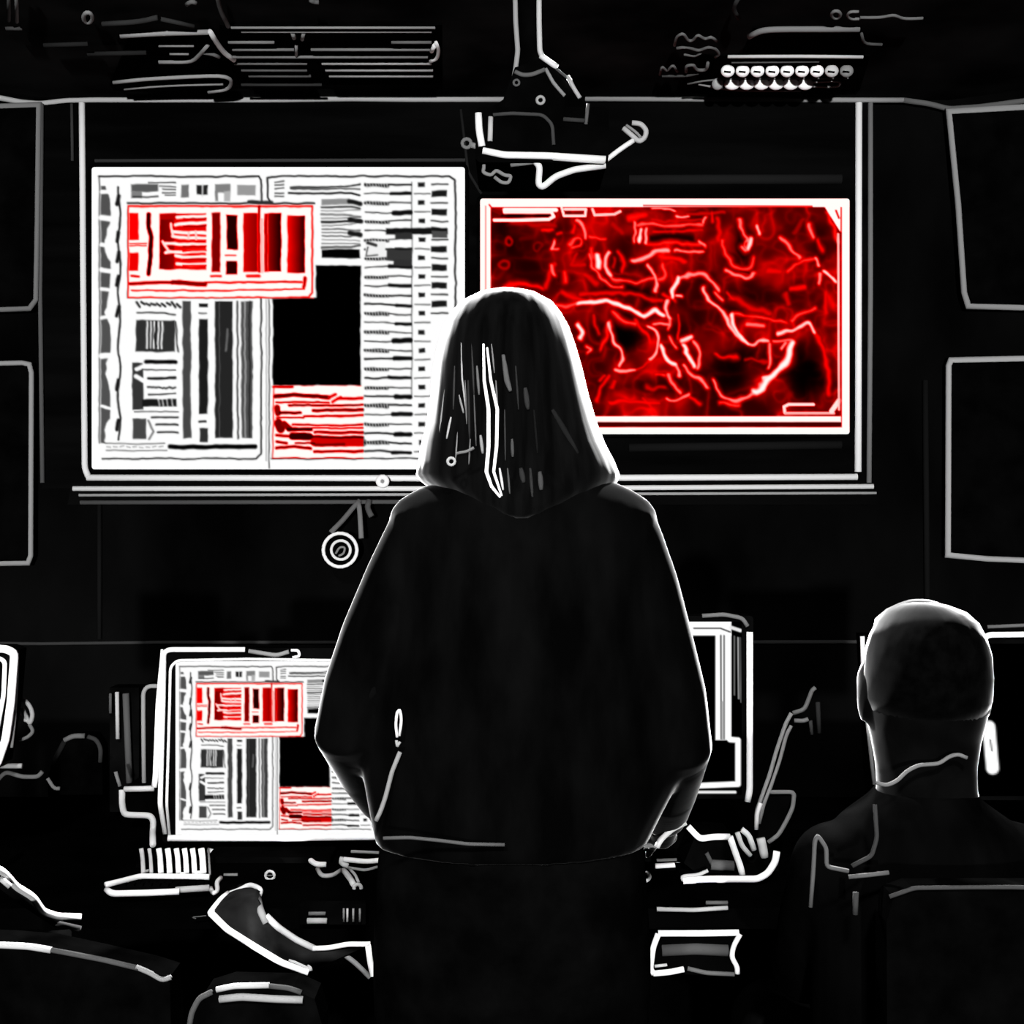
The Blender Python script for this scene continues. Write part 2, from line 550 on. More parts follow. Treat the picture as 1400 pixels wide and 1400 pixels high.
    # list on the right
    c.line([(563, 249), (563, 540)], 1.2, 0.35)
    i = 0
    y = 252.0
    while y < 624:
        wv = rnd.uniform(-2, 2)
        c.line([(499, y), (520, y + rnd.uniform(-1.5, 1.5)), (545, y + wv), (562, y + wv)], rnd.choice((1.4, 1.6, 2.4)), 0.07)
        if i % 2 == 1:
            c.line([(538 + rnd.uniform(-6, 6), y + wv), (561, y + wv)], rnd.uniform(4, 7), 0.08)
            if y < 430:
                c.rect(590, y - 4, 611, y + 4, 0.12)
            c.line([(567, y), (588, y)], 1.3, 0.15)
        else:
            c.line([(500, y + 1), (530, y + 2)], 3.6, 0.12)
            for xa in range(501, 530, 4):
                c.line([(xa, y - 1), (xa + 1, y + 4)], 1.2, 0.8)
            c.rect(572, y - 3, 581, y + 3, 0.12)
            if y < 430:
                c.line([(590, y), (612, y)], 1.8, 0.15)
        i += 1
        y += 12.6
    c.rect(527, 312, 612, 320, 0.1); c.rect(540, 318, 563, 327, 0.2); c.rect(590, 316, 611, 325, 0.3)
    c.rect(529, 341, 563, 357, 0.22); c.rect(538, 355, 563, 364, 0.2)
    c.rect(500, 330, 527, 352, 0.95); c.line([(503, 332), (514, 336)], 4, 0.2); c.line([(503, 338), (500, 350), (516, 349)], 1.5, 0.2)
    return c

def smooth_noise(h, w, cell, rs):
    gh, gw = int(h / cell) + 3, int(w / cell) + 3
    g = rs.rand(gh, gw)
    yy = np.linspace(0, gh - 2.001, h); xx = np.linspace(0, gw - 2.001, w)
    y0 = yy.astype(int); x0 = xx.astype(int)
    fy = (yy - y0)[:, None]; fx = (xx - x0)[None, :]
    fy = fy * fy * (3 - 2 * fy); fx = fx * fx * (3 - 2 * fx)
    a = g[y0][:, x0]; b = g[y0][:, x0 + 1]; d = g[y0 + 1][:, x0]; e = g[y0 + 1][:, x0 + 1]
    return (a * (1 - fx) + b * fx) * (1 - fy) + (d * (1 - fx) + e * fx) * fy

def draw_map(step):
    c = Canvas(656, 271, 1162, 594, step)
    rs = np.random.RandomState(3)
    n = smooth_noise(c.h, c.w, 40 / step, rs)
    n2 = smooth_noise(c.h, c.w, 14 / step, rs)
    ridge = 1 - np.abs(2 * n2 - 1)
    ridge2 = 1 - np.abs(2 * smooth_noise(c.h, c.w, 24 / step, rs) - 1)
    c.V[:] = 0.08 + 0.20 * n + 0.22 * ridge ** 3 * n + 0.20 * ridge2 ** 4
    def dark(x, y, rx, ry, k=0.9):
        c.V *= 1 - k * np.exp(-(((c.X - x) / rx) ** 2 + ((c.Y - y) / ry) ** 2) ** 1.5)
    for q in ((710, 345, 60, 45, .7), (1100, 510, 32, 50, .93), (1000, 505, 40, 35, .75), (960, 425, 45, 40, .6), (856, 460, 24, 34, .9), (815, 510, 30, 50, .5),
              (850, 400, 40, 8, .8), (1035, 405, 40, 22, .6), (1014, 330, 14, 30, .85), (1100, 400, 30, 30, .5), (1130, 330, 20, 20, .5), (880, 530, 50, 12, .5)):
        dark(*q)
    G = c.glow
    S = [
        ([(790, 415), (818, 411), (833, 413), (850, 420), (868, 426), (880, 433), (890, 424), (898, 422), (907, 432)], 6, 1.0),
        ([(757, 418), (790, 415)], 7, .6), ([(790, 400), (850, 402), (905, 410)], 5, .45),
        ([(912, 410), (914, 436)], 5, .85), ([(905, 400), (925, 412)], 4, .5),
        ([(920, 406), (919, 395), (926, 380)], 6, 1.0), ([(926, 406), (934, 408)], 3, .9),
        ([(926, 381), (945, 376), (960, 377), (972, 385), (984, 397)], 5, .75),
        ([(962, 395), (968, 410), (978, 418), (990, 426), (998, 440), (1006, 456), (1018, 467), (1030, 472), (1040, 466), (1052, 466)], 4.5, .85),
        ([(1000, 430), (1008, 452), (1022, 470)], 4, 1.0), ([(978, 400), (988, 410)], 4, .7), ([(995, 400), (1003, 412)], 3, .5),
        ([(833, 438), (837, 466), (846, 478), (852, 492), (849, 499)], 4.5, .85), ([(842, 503), (855, 507), (868, 506)], 4.5, .8),
        ([(868, 506), (890, 494), (895, 480)], 4, .5), ([(820, 478), (826, 458), (832, 440)], 4, .55), ([(790, 443), (796, 455), (793, 462)], 6, .95),
        ([(800, 472), (806, 476), (800, 482)], 4, .7), ([(812, 430), (818, 455)], 4, .45), ([(838, 428), (850, 440), (870, 445)], 5, .6),
        ([(888, 446), (900, 462), (898, 478), (890, 490)], 5, .85), ([(870, 440), (880, 456), (886, 470)], 5, .5),
        ([(906, 474), (912, 486), (922, 498)], 5, 1.0), ([(895, 444), (912, 446)], 4, .75), ([(914, 430), (913, 452)], 4, .7), ([(926, 430), (928, 465)], 2, .6),
        ([(917, 462), (924, 475)], 4, .7), ([(922, 498), (930, 515)], 4, .8), ([(934, 466), (948, 463)], 6, .9),
        ([(935, 472), (942, 488), (948, 503)], 5, 1.0), ([(950, 470), (957, 482), (953, 505)], 5, .75), ([(935, 500), (945, 512), (958, 520), (965, 533)], 4, .75),
        ([(916, 512), (922, 528), (930, 535)], 5, .7), ([(910, 548), (925, 546), (940, 536)], 4, .75), ([(898, 512), (912, 514)], 4, .6),
        ([(820, 518), (828, 512)], 3, .5), ([(815, 548), (822, 530), (835, 512)], 5, .5), ([(838, 530), (842, 520)], 6, .45),
        ([(832, 550), (862, 550), (900, 552)], 4, .5), ([(940, 540), (955, 552)], 5, .5), ([(880, 545), (890, 560)], 5, .45),
        ([(885, 528), (908, 532)], 5, .4), ([(975, 520), (985, 540), (1000, 547), (1020, 545), (1032, 538)], 4.5, .75), ([(985, 552), (1010, 552)], 4, .6),
        ([(1030, 537), (1045, 526), (1058, 514), (1070, 502), (1078, 488), (1082, 470)], 7.5, 1.0), ([(1070, 505), (1060, 512), (1045, 520)], 5, .9),
        ([(1054, 470), (1054, 492), (1050, 503)], 4, .75), ([(1068, 478), (1074, 470)], 4, .8), ([(1060, 466), (1080, 466), (1083, 475)], 5, .7),
        ([(1066, 454), (1085, 450), (1100, 444), (1108, 445), (1114, 454)], 5, .9), ([(1112, 450), (1125, 475), (1133, 505), (1134, 540)], 6, .48),
        ([(1004, 430), (1035, 433), (1058, 440), (1075, 440)], 4, .6), ([(1022, 444), (1046, 446)], 6, .7), ([(1082, 436), (1100, 425), (1112, 420)], 5, .6),
        ([(1000, 408), (1025, 418), (1050, 428)], 9, .42), ([(980, 484), (990, 488), (1008, 487)], 4, .5), ([(1020, 492), (1050, 493)], 3, .4),
        ([(990, 330), (992, 345), (998, 355), (1002, 365), (1015, 369), (1028, 365), (1030, 350)], 5, .6), ([(992, 370), (1005, 378), (1025, 381), (1032, 373)], 5, .75),
        ([(1013, 300), (1016, 320), (1022, 330), (1018, 340), (1012, 336)], 5, .7), ([(1024, 325), (1022, 338)], 6, .9), ([(1035, 310), (1037, 320)], 5, .85), ([(980, 300), (985, 330)], 7, .45),
        ([(1068, 326), (1080, 340), (1092, 352)], 5, .7), ([(1078, 372), (1088, 362), (1100, 356), (1114, 352)], 5, .58), ([(1114, 350), (1122, 362)], 4, .8),
        ([(1128, 371), (1143, 383)], 4.5, 1.0), ([(1122, 375), (1121, 390)], 5, .75), ([(1109, 308), (1112, 325)], 6, .7), ([(1120, 330), (1124, 340)], 6, .5),
        ([(1083, 394), (1100, 392)], 6, .5), ([(1076, 400), (1078, 415)], 6, .4), ([(1050, 370), (1066, 372)], 8, .45), ([(1128, 400), (1128, 425)], 8, .45),
        ([(808, 350), (812, 366), (824, 380), (836, 391), (852, 394)], 4, .65), ([(818, 352), (820, 366)], 7, .95), ([(834, 348), (828, 362), (836, 378)], 5, .85), ([(836, 378), (842, 384), (880, 384), (895, 378)], 4.5, .62),
        ([(866, 358), (885, 352), (896, 344), (912, 342)], 5.5, .8), ([(900, 350), (925, 354), (935, 360)], 8, .5), ([(885, 362), (894, 374), (896, 396)], 4.5, .8), ([(906, 360), (909, 375), (900, 382)], 6, .6),
        ([(846, 344), (856, 360), (852, 372)], 4, .5), ([(842, 355), (840, 368)], 4, .4), ([(790, 350), (782, 360), (800, 362)], 6, .4), ([(772, 370), (772, 385)], 6, .55), ([(756, 362), (758, 375)], 5, .7),
        ([(745, 392), (752, 375), (760, 360)], 6, .45), ([(800, 375), (815, 385)], 10, .42), ([(768, 398), (800, 412)], 8, .45), ([(757, 330), (756, 340)], 5, .8), ([(757, 340), (766, 340)], 4, .7), ([(762, 320), (770, 319)], 4, .5),
        ([(742, 313), (756, 311)], 4, .55), ([(790, 302), (800, 308), (800, 324)], 4.5, .75), ([(788, 308), (784, 318)], 5, .5), ([(780, 335), (785, 327), (793, 327), (792, 337), (782, 338)], 4, .62), ([(806, 322), (830, 328)], 4, .6), ([(810, 340), (812, 355)], 6, .55),
        ([(866, 304), (867, 333)], 4, .75), ([(875, 314), (874, 332)], 4.5, 1.0), ([(883, 314), (884, 332)], 4.5, .85), ([(870, 308), (900, 307), (960, 309)], 4.5, .65), ([(860, 300), (880, 296)], 9, .5), ([(890, 302), (960, 301)], 4, .42),
        ([(893, 317), (960, 316)], 3, .5), ([(886, 334), (960, 334)], 4.5, .55), ([(920, 343), (962, 342)], 3.6, .75), ([(956, 330), (966, 336)], 4, .75), ([(925, 295), (942, 294)], 3, .95), ([(890, 287), (925, 287)], 2.6, .9),
        ([(962, 296), (961, 306)], 3.5, .8), ([(970, 290), (972, 305)], 4, .5), ([(835, 305), (850, 318)], 10, .35), ([(940, 290), (990, 292)], 4, .4), ([(1128, 290), (1140, 312), (1148, 330)], 4.5, .55),
        ([(700, 304), (760, 305)], 7, .35), ([(690, 392), (712, 386), (740, 393)], 6, .5), ([(1085, 318), (1100, 300)], 8, .3), ([(715, 330), (735, 320)], 8, .18),
    ]
    def curve(pts):
        if len(pts) < 3:
            return pts
        q = [pts[0]] + pts + [pts[-1]]
        out = []
        for i in range(1, len(q) - 2):
            p0, p1, p2, p3 = [np.array(v, float) for v in q[i - 1:i + 3]]
            for t_ in (0, .25, .5, .75):
                out.append(tuple(0.5 * (2 * p1 + (p2 - p0) * t_ + (2 * p0 - 5 * p1 + 4 * p2 - p3) * t_ ** 2 + (3 * p1 - p0 - 3 * p2 + p3) * t_ ** 3)))
        return out + [pts[-1]]
    for pts, wd, v in S:
        q = curve(pts)
        G(q, wd * 2.2, min(v, .6) * 0.62)
        G(q, wd * 1.15, v * 1.1)
    c.ring(696, 329, 5, 5, 4, .4, 'glow'); c.ring(690, 364, 6, 5, 4, .38, 'glow'); c.ring(736, 336, 5, 6, 4, .28, 'glow'); c.ring(1020, 332, 4, 5, 3, .8, 'glow')
    c.rect(889, 321, 948, 329, 0.07, 2.0)
    c.line([(1012, 373), (1028, 373)], 2.2, 0.08)
    c.V = np.minimum(c.V * 1.0, 1)
    c.soften(3.0, 20, 0.9, 5)
    # tabs along the top
    c.line([(690, 287), (760, 287)], 6, 1.0); c.line([(672, 286), (684, 292)], 4, .25)
    c.line([(676, 301), (700, 301), (750, 300), (757, 296), (754, 290), (690, 290)], 5, .98); c.line([(686, 295), (750, 295)], 2, .05)
    c.line([(768, 284), (771, 295), (800, 295), (801, 286), (772, 286)], 4, .95); c.line([(776, 292), (795, 292)], 1.4, .2)
    c.line([(810, 286), (813, 294), (840, 293), (848, 289)], 4, .9)
    # frame of the picture, corner flag, legend box
    c.line([(1118, 282), (1136, 282), (1149, 316)], 1.5, .2)
    for k in range(12):
        c.line([(1128 + k * 2.0, 281), (1150, 283 + 33 - k * 2.6)], 3.2, 1.0)
    c.line([(1143, 288), (1147, 298)], 2.4, .45)
    c.line([(1073, 564), (1072, 556), (1078, 553), (1112, 553)], 4.5, .95); c.line([(1074, 565), (1140, 565)], 4, .85)
    c.line([(1137, 562), (1147, 548)], 7, .95)
    c.R[:] = 1.0
    c.rect(656, 271, 671, 594, 1.0); c.rect(656, 271, 1162, 283, 1.0)
    c.line([(664, 282), (664, 590)], 1.2, .68)
    c.line([(669, 280), (672, 284)], 2, .5)
    c.rect(1151, 271, 1162, 594, 1.0); c.line([(1150, 284), (1149, 590)], 1.6, .4); c.line([(1146, 320), (1147, 560)], 3.2, .9)
    c.rect(800, 569, 1150, 577, 1.0); c.rect(670, 577.5, 1150, 583.5, .14); c.rect(656, 584, 1162, 595, 1.0)
    c.line([(880, 281), (1110, 282)], 1.4, .35)
    return c

# ------------------------------------------------------------------ room shell
YW = 4.5            # back wall
ZC = H + 563 / F * YW   # ceiling height
cl = P(55, 0, YW).x
cr = P(1297, 0, YW).x
wb = MB(); wb.box((cl, YW, 0), (cr, YW + 0.12, ZC + 0.1))
struct(wb.build('wall_back', WALLM))
def side_wall(name, x, sgn):
    mb = MB()
    a = Vector((x, YW, 0)); b = Vector((x + sgn * 2.4, YW - 1.15, 0)); d = Vector((x + sgn * 2.4, -13.0, 0))
    e = Vector((x + sgn * 2.55, -13.0, 0)); f_ = Vector((x + sgn * 2.55, YW - 1.0, 0)); g = Vector((x, YW + 0.12, 0))
    lo = [a, b, d, e, f_, g]
    mb.ring_loft([lo, [v + Vector((0, 0, ZC + 0.1)) for v in lo]])
    return struct(mb.build(name, WALLM))
side_wall('wall_left', cl, -1)
side_wall('wall_right', cr, 1)
struct(MB().box((-4.2, -13, ZC), (4.2, YW + 0.12, ZC + 0.12)).build('ceiling', CEILM))
struct(MB().box((-4.2, -13, -0.1), (4.2, YW + 0.12, 0.0)).build('floor', BLACK))

def wall_depth(px):
    """distance of the wall surface along the ray of pixel column px"""
    if px < 55:
        k = (px - 700) / F; c0 = cl
        return (YW - c0 * (1.15 / 2.4)) / (1 - k * (1.15 / 2.4))
    if px > 1297:
        k = (px - 700) / F; c0 = cr
        return (YW + c0 * (1.15 / 2.4)) / (1 + k * (1.15 / 2.4))
    return YW
def wl(pxs, off=0.01):
    return [wall_depth(a) - off for a, b in pxs]

pts = [(-60, 122), (0, 134), (30, 140), (55, 142), (90, 138), (130, 137), (350, 137), (480, 135), (560, 136), (690, 136)]
struct(MB().line(pts, 7.5, wl(pts, 0.03)).build('trim_1', M_line(0.62), None, True))
pts = [(800, 135), (1000, 136), (1170, 137), (1235, 137)]
struct(MB().line(pts, 7, wl(pts, 0.03)).build('trim_2', M_line(0.52), None, True))
pts = [(1235, 137), (1270, 142), (1297, 149), (1340, 146), (1400, 138), (1460, 130)]
struct(MB().line(pts, 7.5, wl(pts, 0.03)).build('trim_3', M_line(0.34), None, True))
pts = [(-60, 879), (55, 880), (230, 878), (460, 878)]
struct(MB().line(pts, 4.5, wl(pts)).build('trim_4', M_line(0.2), None, True))
pts = [(940, 878), (1297, 877), (1460, 879)]
struct(MB().line(pts, 5, wl(pts)).build('trim_5', M_line(0.2), None, True))
pts = [(136, 690), (136, 874)]
struct(MB().line(pts, 6, wl(pts)).build('trim_6', M_line(0.1), None, True))
pts = [(1265, 520), (1268, 872)]
struct(MB().line(pts, 8, wl(pts)).build('trim_7', M_line(0.1), None, True))
pts = [(0, 126), (400, 126), (690, 125)]
struct(MB().line(pts, 4, 4.44).build('trim_8', M_line(0.2), None, True))

# framed wall screens on both sides
def wall_screen(label, outline, level, w, grp):
    ys = wl(outline, 0.05)
    t = thing('wall_screen', label, 'screen', P(outline[0][0], outline[0][1], ys[0]), grp)
    a = [P(x, y_, d) for (x, y_), d in zip(outline, ys)]
    mb = MB(); mb.ring_loft([a, [p + Vector((0, 0.045, 0)) for p in a]])
    mb.build('panel', BLACK, t)
    MB().line(outline, w, ys, True).build('frame', M_line(level), t, True)
wall_screen('upper dark wall screen with thin grey frame at left edge', [(-120, 150), (53, 143), (51, 300), (49, 410), (40, 422), (-120, 428)], 0.42, 7, 'framed screens on the side walls')
wall_screen('lower dark wall screen with thin grey frame at left edge', [(-120, 500), (30, 496), (40, 498), (43, 510), (42, 760), (38, 770), (-120, 772)], 0.55, 7, 'framed screens on the side walls')
wall_screen('upper dark wall screen with slanting grey side at right edge', [(1297, 152), (1310, 280), (1318, 400), (1324, 419), (1520, 424), (1520, 140)], 0.52, 8, 'framed screens on the side walls')
wall_screen('lower dark wall screen with thin grey frame at right edge', [(1300, 492), (1520, 488), (1520, 772), (1400, 766), (1350, 764), (1296, 759), (1297, 500)], 0.62, 8, 'framed screens on the side walls')

# ------------------------------------------------------------------ the big wall board and its two pictures
board = thing('wall_board', 'wide black wall board in white frame holding two bright pictures', 'board', P(643, 650, YW))
MB().slab([(57, 140), (1190, 140), (1190, 668), (57, 668)], YW - 0.035, YW - 0.002).build('panel', BOARDM, board)
bd = YW - 0.045
bar('frame_side', [(112, 141), (113, 250), (114, 400), (116, 640), (121, 652)], 8.5, bd, 0.86, board)
bar('frame_side', [(1174, 141), (1173, 645)], 9.5, bd, 0.95, board)
bar('frame_side', [(57, 142), (55, 400), (58, 660)], 6, bd, 0.32, board)
bar('frame_side', [(1190, 141), (1190, 400), (1188, 662)], 7, bd, 0.44, board)
bar('frame_side', [(98, 142), (99, 220)], 4, bd, 0.22, board)
bar('frame_bottom', [(119, 653), (620, 654), (1172, 652)], 9, bd, 0.93, board)
led = MB(); led.slab([(98, 660), (1196, 660), (1200, 690), (92, 690)], YW - 0.11, YW - 0.04)
led.build('ledge', BOARDM, board)
bar('ledge_edge', [(100, 668), (640, 668), (1194, 665)], 7, YW - 0.12, 0.88, board)
bar('ledge_edge', [(108, 677), (640, 676), (1198, 674)], 4, YW - 0.12, 0.62, board)
bar('ledge_edge', [(110, 687), (640, 686), (820, 686)], 6, YW - 0.12, 0.3, board)
bar('seam', [(130, 220), (636, 219)], 5, YW - 0.04, 0.22, board)
bar('seam', [(860, 246), (1150, 245)], 14, YW - 0.035, 0.13, board)
bar('seam', [(860, 612), (1150, 608)], 12, YW - 0.035, 0.11, board)
bar('seam', [(658, 265), (640, 235), (630, 150)], 4, YW - 0.04, 0.14, board)

def rounded(x0, y0, x1, y1, r):
    out = []
    for cx, cy, a0 in ((x1 - r, y0 + r, -90), (x1 - r, y1 - r, 0), (x0 + r, y1 - r, 90), (x0 + r, y0 + r, 180)):
        for k in range(5):
            a = math.radians(a0 + k * 22.5)
            out.append((cx + r * math.cos(a), cy + r * math.sin(a)))
    return out

def wall_picture(label, cv, x0, y0, x1, y1, fr):
    t = thing('wall_display', label, 'display', P((x0 + x1) / 2, y1, YW - 0.06))
    yd = YW - 0.075
    MB().slab(rounded(x0 - 1, y0 - 1, x1 + 1, y1 + 1, 6), yd + 0.004, YW - 0.036).build('casing', BLACK, t)
    screen_mesh('picture', cv.colours(), lambda u, v: P(x0 + (x1 - x0) * u, y0 + (y1 - y0) * v, yd), M_screen(label[:12]), t)
    MB().line(rounded(x0 - 2, y0 - 2, x1 + 2, y1 + 2, 6), 5, yd, True).build('frame', BLACK, t, True)
SCHED = draw_schedule(1.2)
SCHED.soften(0.8, 16, 0.55, 9)
wall_picture('bright white wall display with window panes and red alarm window', SCHED, 125, 228, 636, 642, 1)
wall_picture('glowing red wall display showing a map of coastlines', draw_map(1.25), 656, 271, 1162, 594, 1)

# round camera hanging under the ledge
t = thing('round_camera', 'small round white-ringed camera hanging under the wall board', 'camera', P(465, 750, 4.3))
yc = 4.30
s = yc / F
mb = MB()
c0 = P(465, 752, yc)
mb.tube([c0 + Vector((0, 0.0, 0)), c0 + Vector((0, 0.08, 0))], 25 * s, 24)
mb.build('housing', BLACK, t)
ring = lambda cx, cy, r, n=22: [(cx + r * math.cos(2 * math.pi * i / n), cy + r * math.sin(2 * math.pi * i / n)) for i in range(n)]
MB().line(ring(465, 752, 23), 5, yc - 0.005, True).build('outer_ring', M_line(0.85), t, True)
MB().line(ring(466, 752, 13), 4, yc - 0.005, True).build('inner_ring', M_line(0.8), t, True)
MB().line([(459, 757), (464, 748), (472, 748), (470, 757), (463, 760)], 3, yc - 0.006).build('lens', M_line(0.45), t, True)
MB().line([(452, 728), (468, 712), (483, 694), (492, 684)], 7, [yc, 4.33, 4.35, 4.36]).build('strut', M_line(0.36), t, True)
MB().line([(494, 736), (492, 700), (490, 686)], 7, [yc, 4.34, 4.36]).build('strut', M_line(0.42), t, True)
MB().line([(508, 706), (502, 694), (505, 684)], 8, [4.33, 4.35, 4.36]).build('strut', M_line(0.3), t, True)
t = thing('knob', 'small round white knob on the board ledge left of the standing person', 'knob', P(523, 658, 4.36))
MB().line(ring(523, 658, 6, 14), 7, 4.36, True).build('rim', M_line(0.95), t, True)
MB().ball(P(523, 658, 4.365), (0.01, 0.006, 0.01)).build('cap', M_line(0.5), t, True)

# ------------------------------------------------------------------ ceiling fittings
def ceil_bars(name, items, parent, level, z=2.875):
    mb = MB()
    for pxs, w in items:
        if len(pxs) > 2:
            q = [pxs[0]]
            for i in range(1, len(pxs) - 1):
                v = np.array(pxs[i], float)
                e0, e1 = [v + (np.array(pxs[j], float) - v) * 0.4 for j in (i - 1, i + 1)]
                q += [tuple(e0 * (1 - t_) ** 2 + v * 2 * t_ * (1 - t_) + e1 * t_ * t_) for t_ in (0.0, 0.33, 0.67, 1.0)]
            pxs = q + [pxs[-1]]
        p3 = [CP(a, b, z) for a, b in pxs]
        mb.tube(p3, [w * 0.5 * p.y / F for p in p3], 10)
    return mb.build(name, M_line(level), parent, True)

t = thing('ceiling_vent', 'long slatted ceiling vent with grey slats left of the projector pole', 'vent', CP(450, 78))
q = [CP(300, 34, 2.894), CP(604, 34, 2.894), CP(604, 116, 2.894), CP(300, 116, 2.894)]
mb = MB(); mb.ring_loft([q, [p + Vector((0, 0, 0.004)) for p in q]]); mb.build('backing', BLACK, t)
ceil_bars('frame', [([(316, 38), (595, 38)], 3.5), ([(330, 43.5), (590, 43.5)], 3)], t, 0.52)
for yy, xa, xb, lv in ((58, 312, 375, .45), (58, 535, 590, .38), (68, 318, 402, .42), (68, 425, 588, .45), (78, 318, 585, .45), (87, 320, 420, .38), (87, 440, 590, .6), (96, 330, 420, .35), (96, 445, 592, .58), (104, 340, 425, .32), (104, 450, 592, .55), (116, 330, 440, .2)):
    ceil_bars('slat', [([(xa, yy), (xb, yy)], 4)], t, lv)
ceil_bars('end_cap', [([(588, 84), (598, 80), (600, 68), (596, 58)], 5), ([(590, 70), (594, 62)], 6)], t, 0.85)
for q_ in (([(400, 45), (402, 52)], 6), ([(415, 45), (413, 54)], 5), ([(405, 62), (405, 76)], 4)):
    ceil_bars('latch', [q_], t, 0.5)

t = thing('ceiling_duct', 'dim ceiling duct with angled end left of the slatted vent', 'duct', CP(240, 80))
q = [CP(180, 44, 2.894), CP(290, 44, 2.894), CP(318, 84, 2.894), CP(300, 126, 2.894), CP(150, 118, 2.894)]
mb = MB(); mb.ring_loft([q, [p + Vector((0, 0, 0.004)) for p in q]]); mb.build('shell', BLACK, t)
ceil_bars('top_edge', [([(165, 49), (210, 46), (285, 44)], 7)], t, 0.55)
ceil_bars('bend', [([(287, 43), (296, 58), (306, 72), (320, 82)], 7)], t, 0.78)
ceil_bars('inner_channel', [([(217, 85), (262, 85), (272, 76), (284, 62)], 5), ([(217, 63), (265, 63)], 3), ([(232, 74), (258, 74)], 3)], t, 0.5)
ceil_bars('inner_channel', [([(278, 72), (290, 74), (300, 78)], 5)], t, 0.4)
ceil_bars('lower_channel', [([(155, 113), (200, 108), (300, 103), (317, 108), (314, 122), (285, 126)], 5)], t, 0.55)
ceil_bars('lower_channel', [([(170, 122), (225, 117), (305, 115)], 3.5)], t, 0.5)
ceil_bars('upper_channel', [([(140, 33), (190, 30), (215, 24)], 7), ([(220, 26), (265, 36)], 6)], t, 0.2)
ceil_bars('upper_channel', [([(60, 62), (120, 60)], 6), ([(120, 74), (200, 72)], 6)], t, 0.15)

t = thing('ceiling_pipe', 'thin grey ceiling pipe running down beside the slatted vent', 'pipe', CP(300, 15), 'thin ceiling pipes')
ceil_bars('pipe', [([(294, -20), (300, 12), (312, 36)], 6)], t, 0.36)
t = thing('ceiling_pipe', 'short double ceiling pipe in the top left corner', 'pipe', CP(17, 15), 'thin ceiling pipes')
ceil_bars('pipe', [([(12, -20), (12, 28)], 5)], t, 0.3)
ceil_bars('pipe', [([(22, -20), (23, 30)], 5)], t, 0.42)
ceil_bars('bracket', [([(8, 39), (30, 39)], 5)], t, 0.25)
t = thing('smoke_detector', 'small ring-shaped grey detector on the ceiling at top left', 'detector', CP(120, 24))
p3 = [CP(120 + 6 * math.cos(a), 24 + 7 * math.sin(a)) for a in [2 * math.pi * i / 14 for i in range(14)]]
MB().tube(p3, 0.006, 8, True).build('ring', M_line(0.5), t, True)
MB().ball(CP(120, 24, 2.885), (0.006, 0.008, 0.006)).build('sensor', BLACK, t, True)
t = thing('ceiling_hook', 'faint grey hook on the ceiling above the duct', 'hook', CP(260, 5))
ceil_bars('hook', [([(255, 6), (262, 2), (268, 4)], 6)], t, 0.38)
t = thing('ceiling_hook', 'faint grey hook on the ceiling above the slatted vent', 'hook', CP(428, 2))
ceil_bars('hook', [([(424, 0), (430, 3), (436, 3)], 6)], t, 0.35)

# row of lamp bulbs on the right
t = thing('bulb_bar', 'bright double row of round bulbs on a ceiling bar at right', 'light', CP(1070, 100))
q = [CP(955, 76, 2.894), CP(1190, 76, 2.894), CP(1175, 124, 2.894), CP(955, 124, 2.894)]
mb = MB(); mb.ring_loft([q, [p + Vector((0, 0, 0.004)) for p in q]]); mb.build('backing', BLACK, t)
ceil_bars('rail', [([(995, 77.5), (1100, 77), (1180, 78)], 4.5)], t, 0.75)
ceil_bars('rail', [([(1000, 85), (1120, 84)], 3.5)], t, 0.35)
ceil_bars('rail', [([(955, 115), (1000, 124), (1095, 124)], 3)], t, 0.5)
ceil_bars('rail', [([(940, 115), (975, 108), (1160, 107)], 2.5)], t, 0.4)
for k in range(9):
    cx = 995 + 20.3 * k
    lv = 1.0 if k < 7 else (0.75 if k == 7 else 0.5)
    cc = CP(cx, 97, 2.862)
    bl_ = MB().ball(cc, (9.6 * cc.y / F, 0.016, 8.5 * cc.y / F), 14, 10).build('bulb', M_line(lv), t, True)
    MB().line([(cx - 5, 97.5), (cx + 4, 98.5)], 2, cc.y - 0.019).build('bulb_slot', BLACK, bl_, True)
for k in range(7):
    cx = 981 + 20.0 * k
    cc = CP(cx, 115, 2.862)
    MB().ball(cc, ((8 if k == 0 else 11) * cc.y / F, 0.016, 8 * cc.y / F), 14, 10).build('bulb', M_line(0.6 if k == 0 else 1.0), t, True)
ceil_bars('lead', [([(1105, 113), (1145, 110), (1150, 115), (1143, 119), (1110, 118)], 3)], t, 0.5)

t = thing('coiled_cable', 'dim coil of wavy cable beside the bulb row on the ceiling', 'cable', CP(945, 75))
ceil_bars('coil', [([(922, 62), (925, 50), (934, 45), (941, 56), (948, 55), (954, 47), (964, 54), (972, 50), (980, 56)], 4)], t, 0.4)
ceil_bars('coil', [([(925, 66), (940, 64), (955, 70), (968, 64), (978, 66), (984, 74), (978, 78)], 4), ([(935, 74), (950, 77), (958, 72)], 4)], t, 0.36)
ceil_bars('coil', [([(902, 102), (905, 90), (912, 98), (920, 88), (926, 98)], 3.5), ([(938, 98), (938, 90), (948, 88), (952, 96), (966, 96), (968, 86)], 4.5)], t, 0.38)
ceil_bars('coil', [([(905, 104), (940, 104), (955, 100)], 3.5)], t, 0.25)

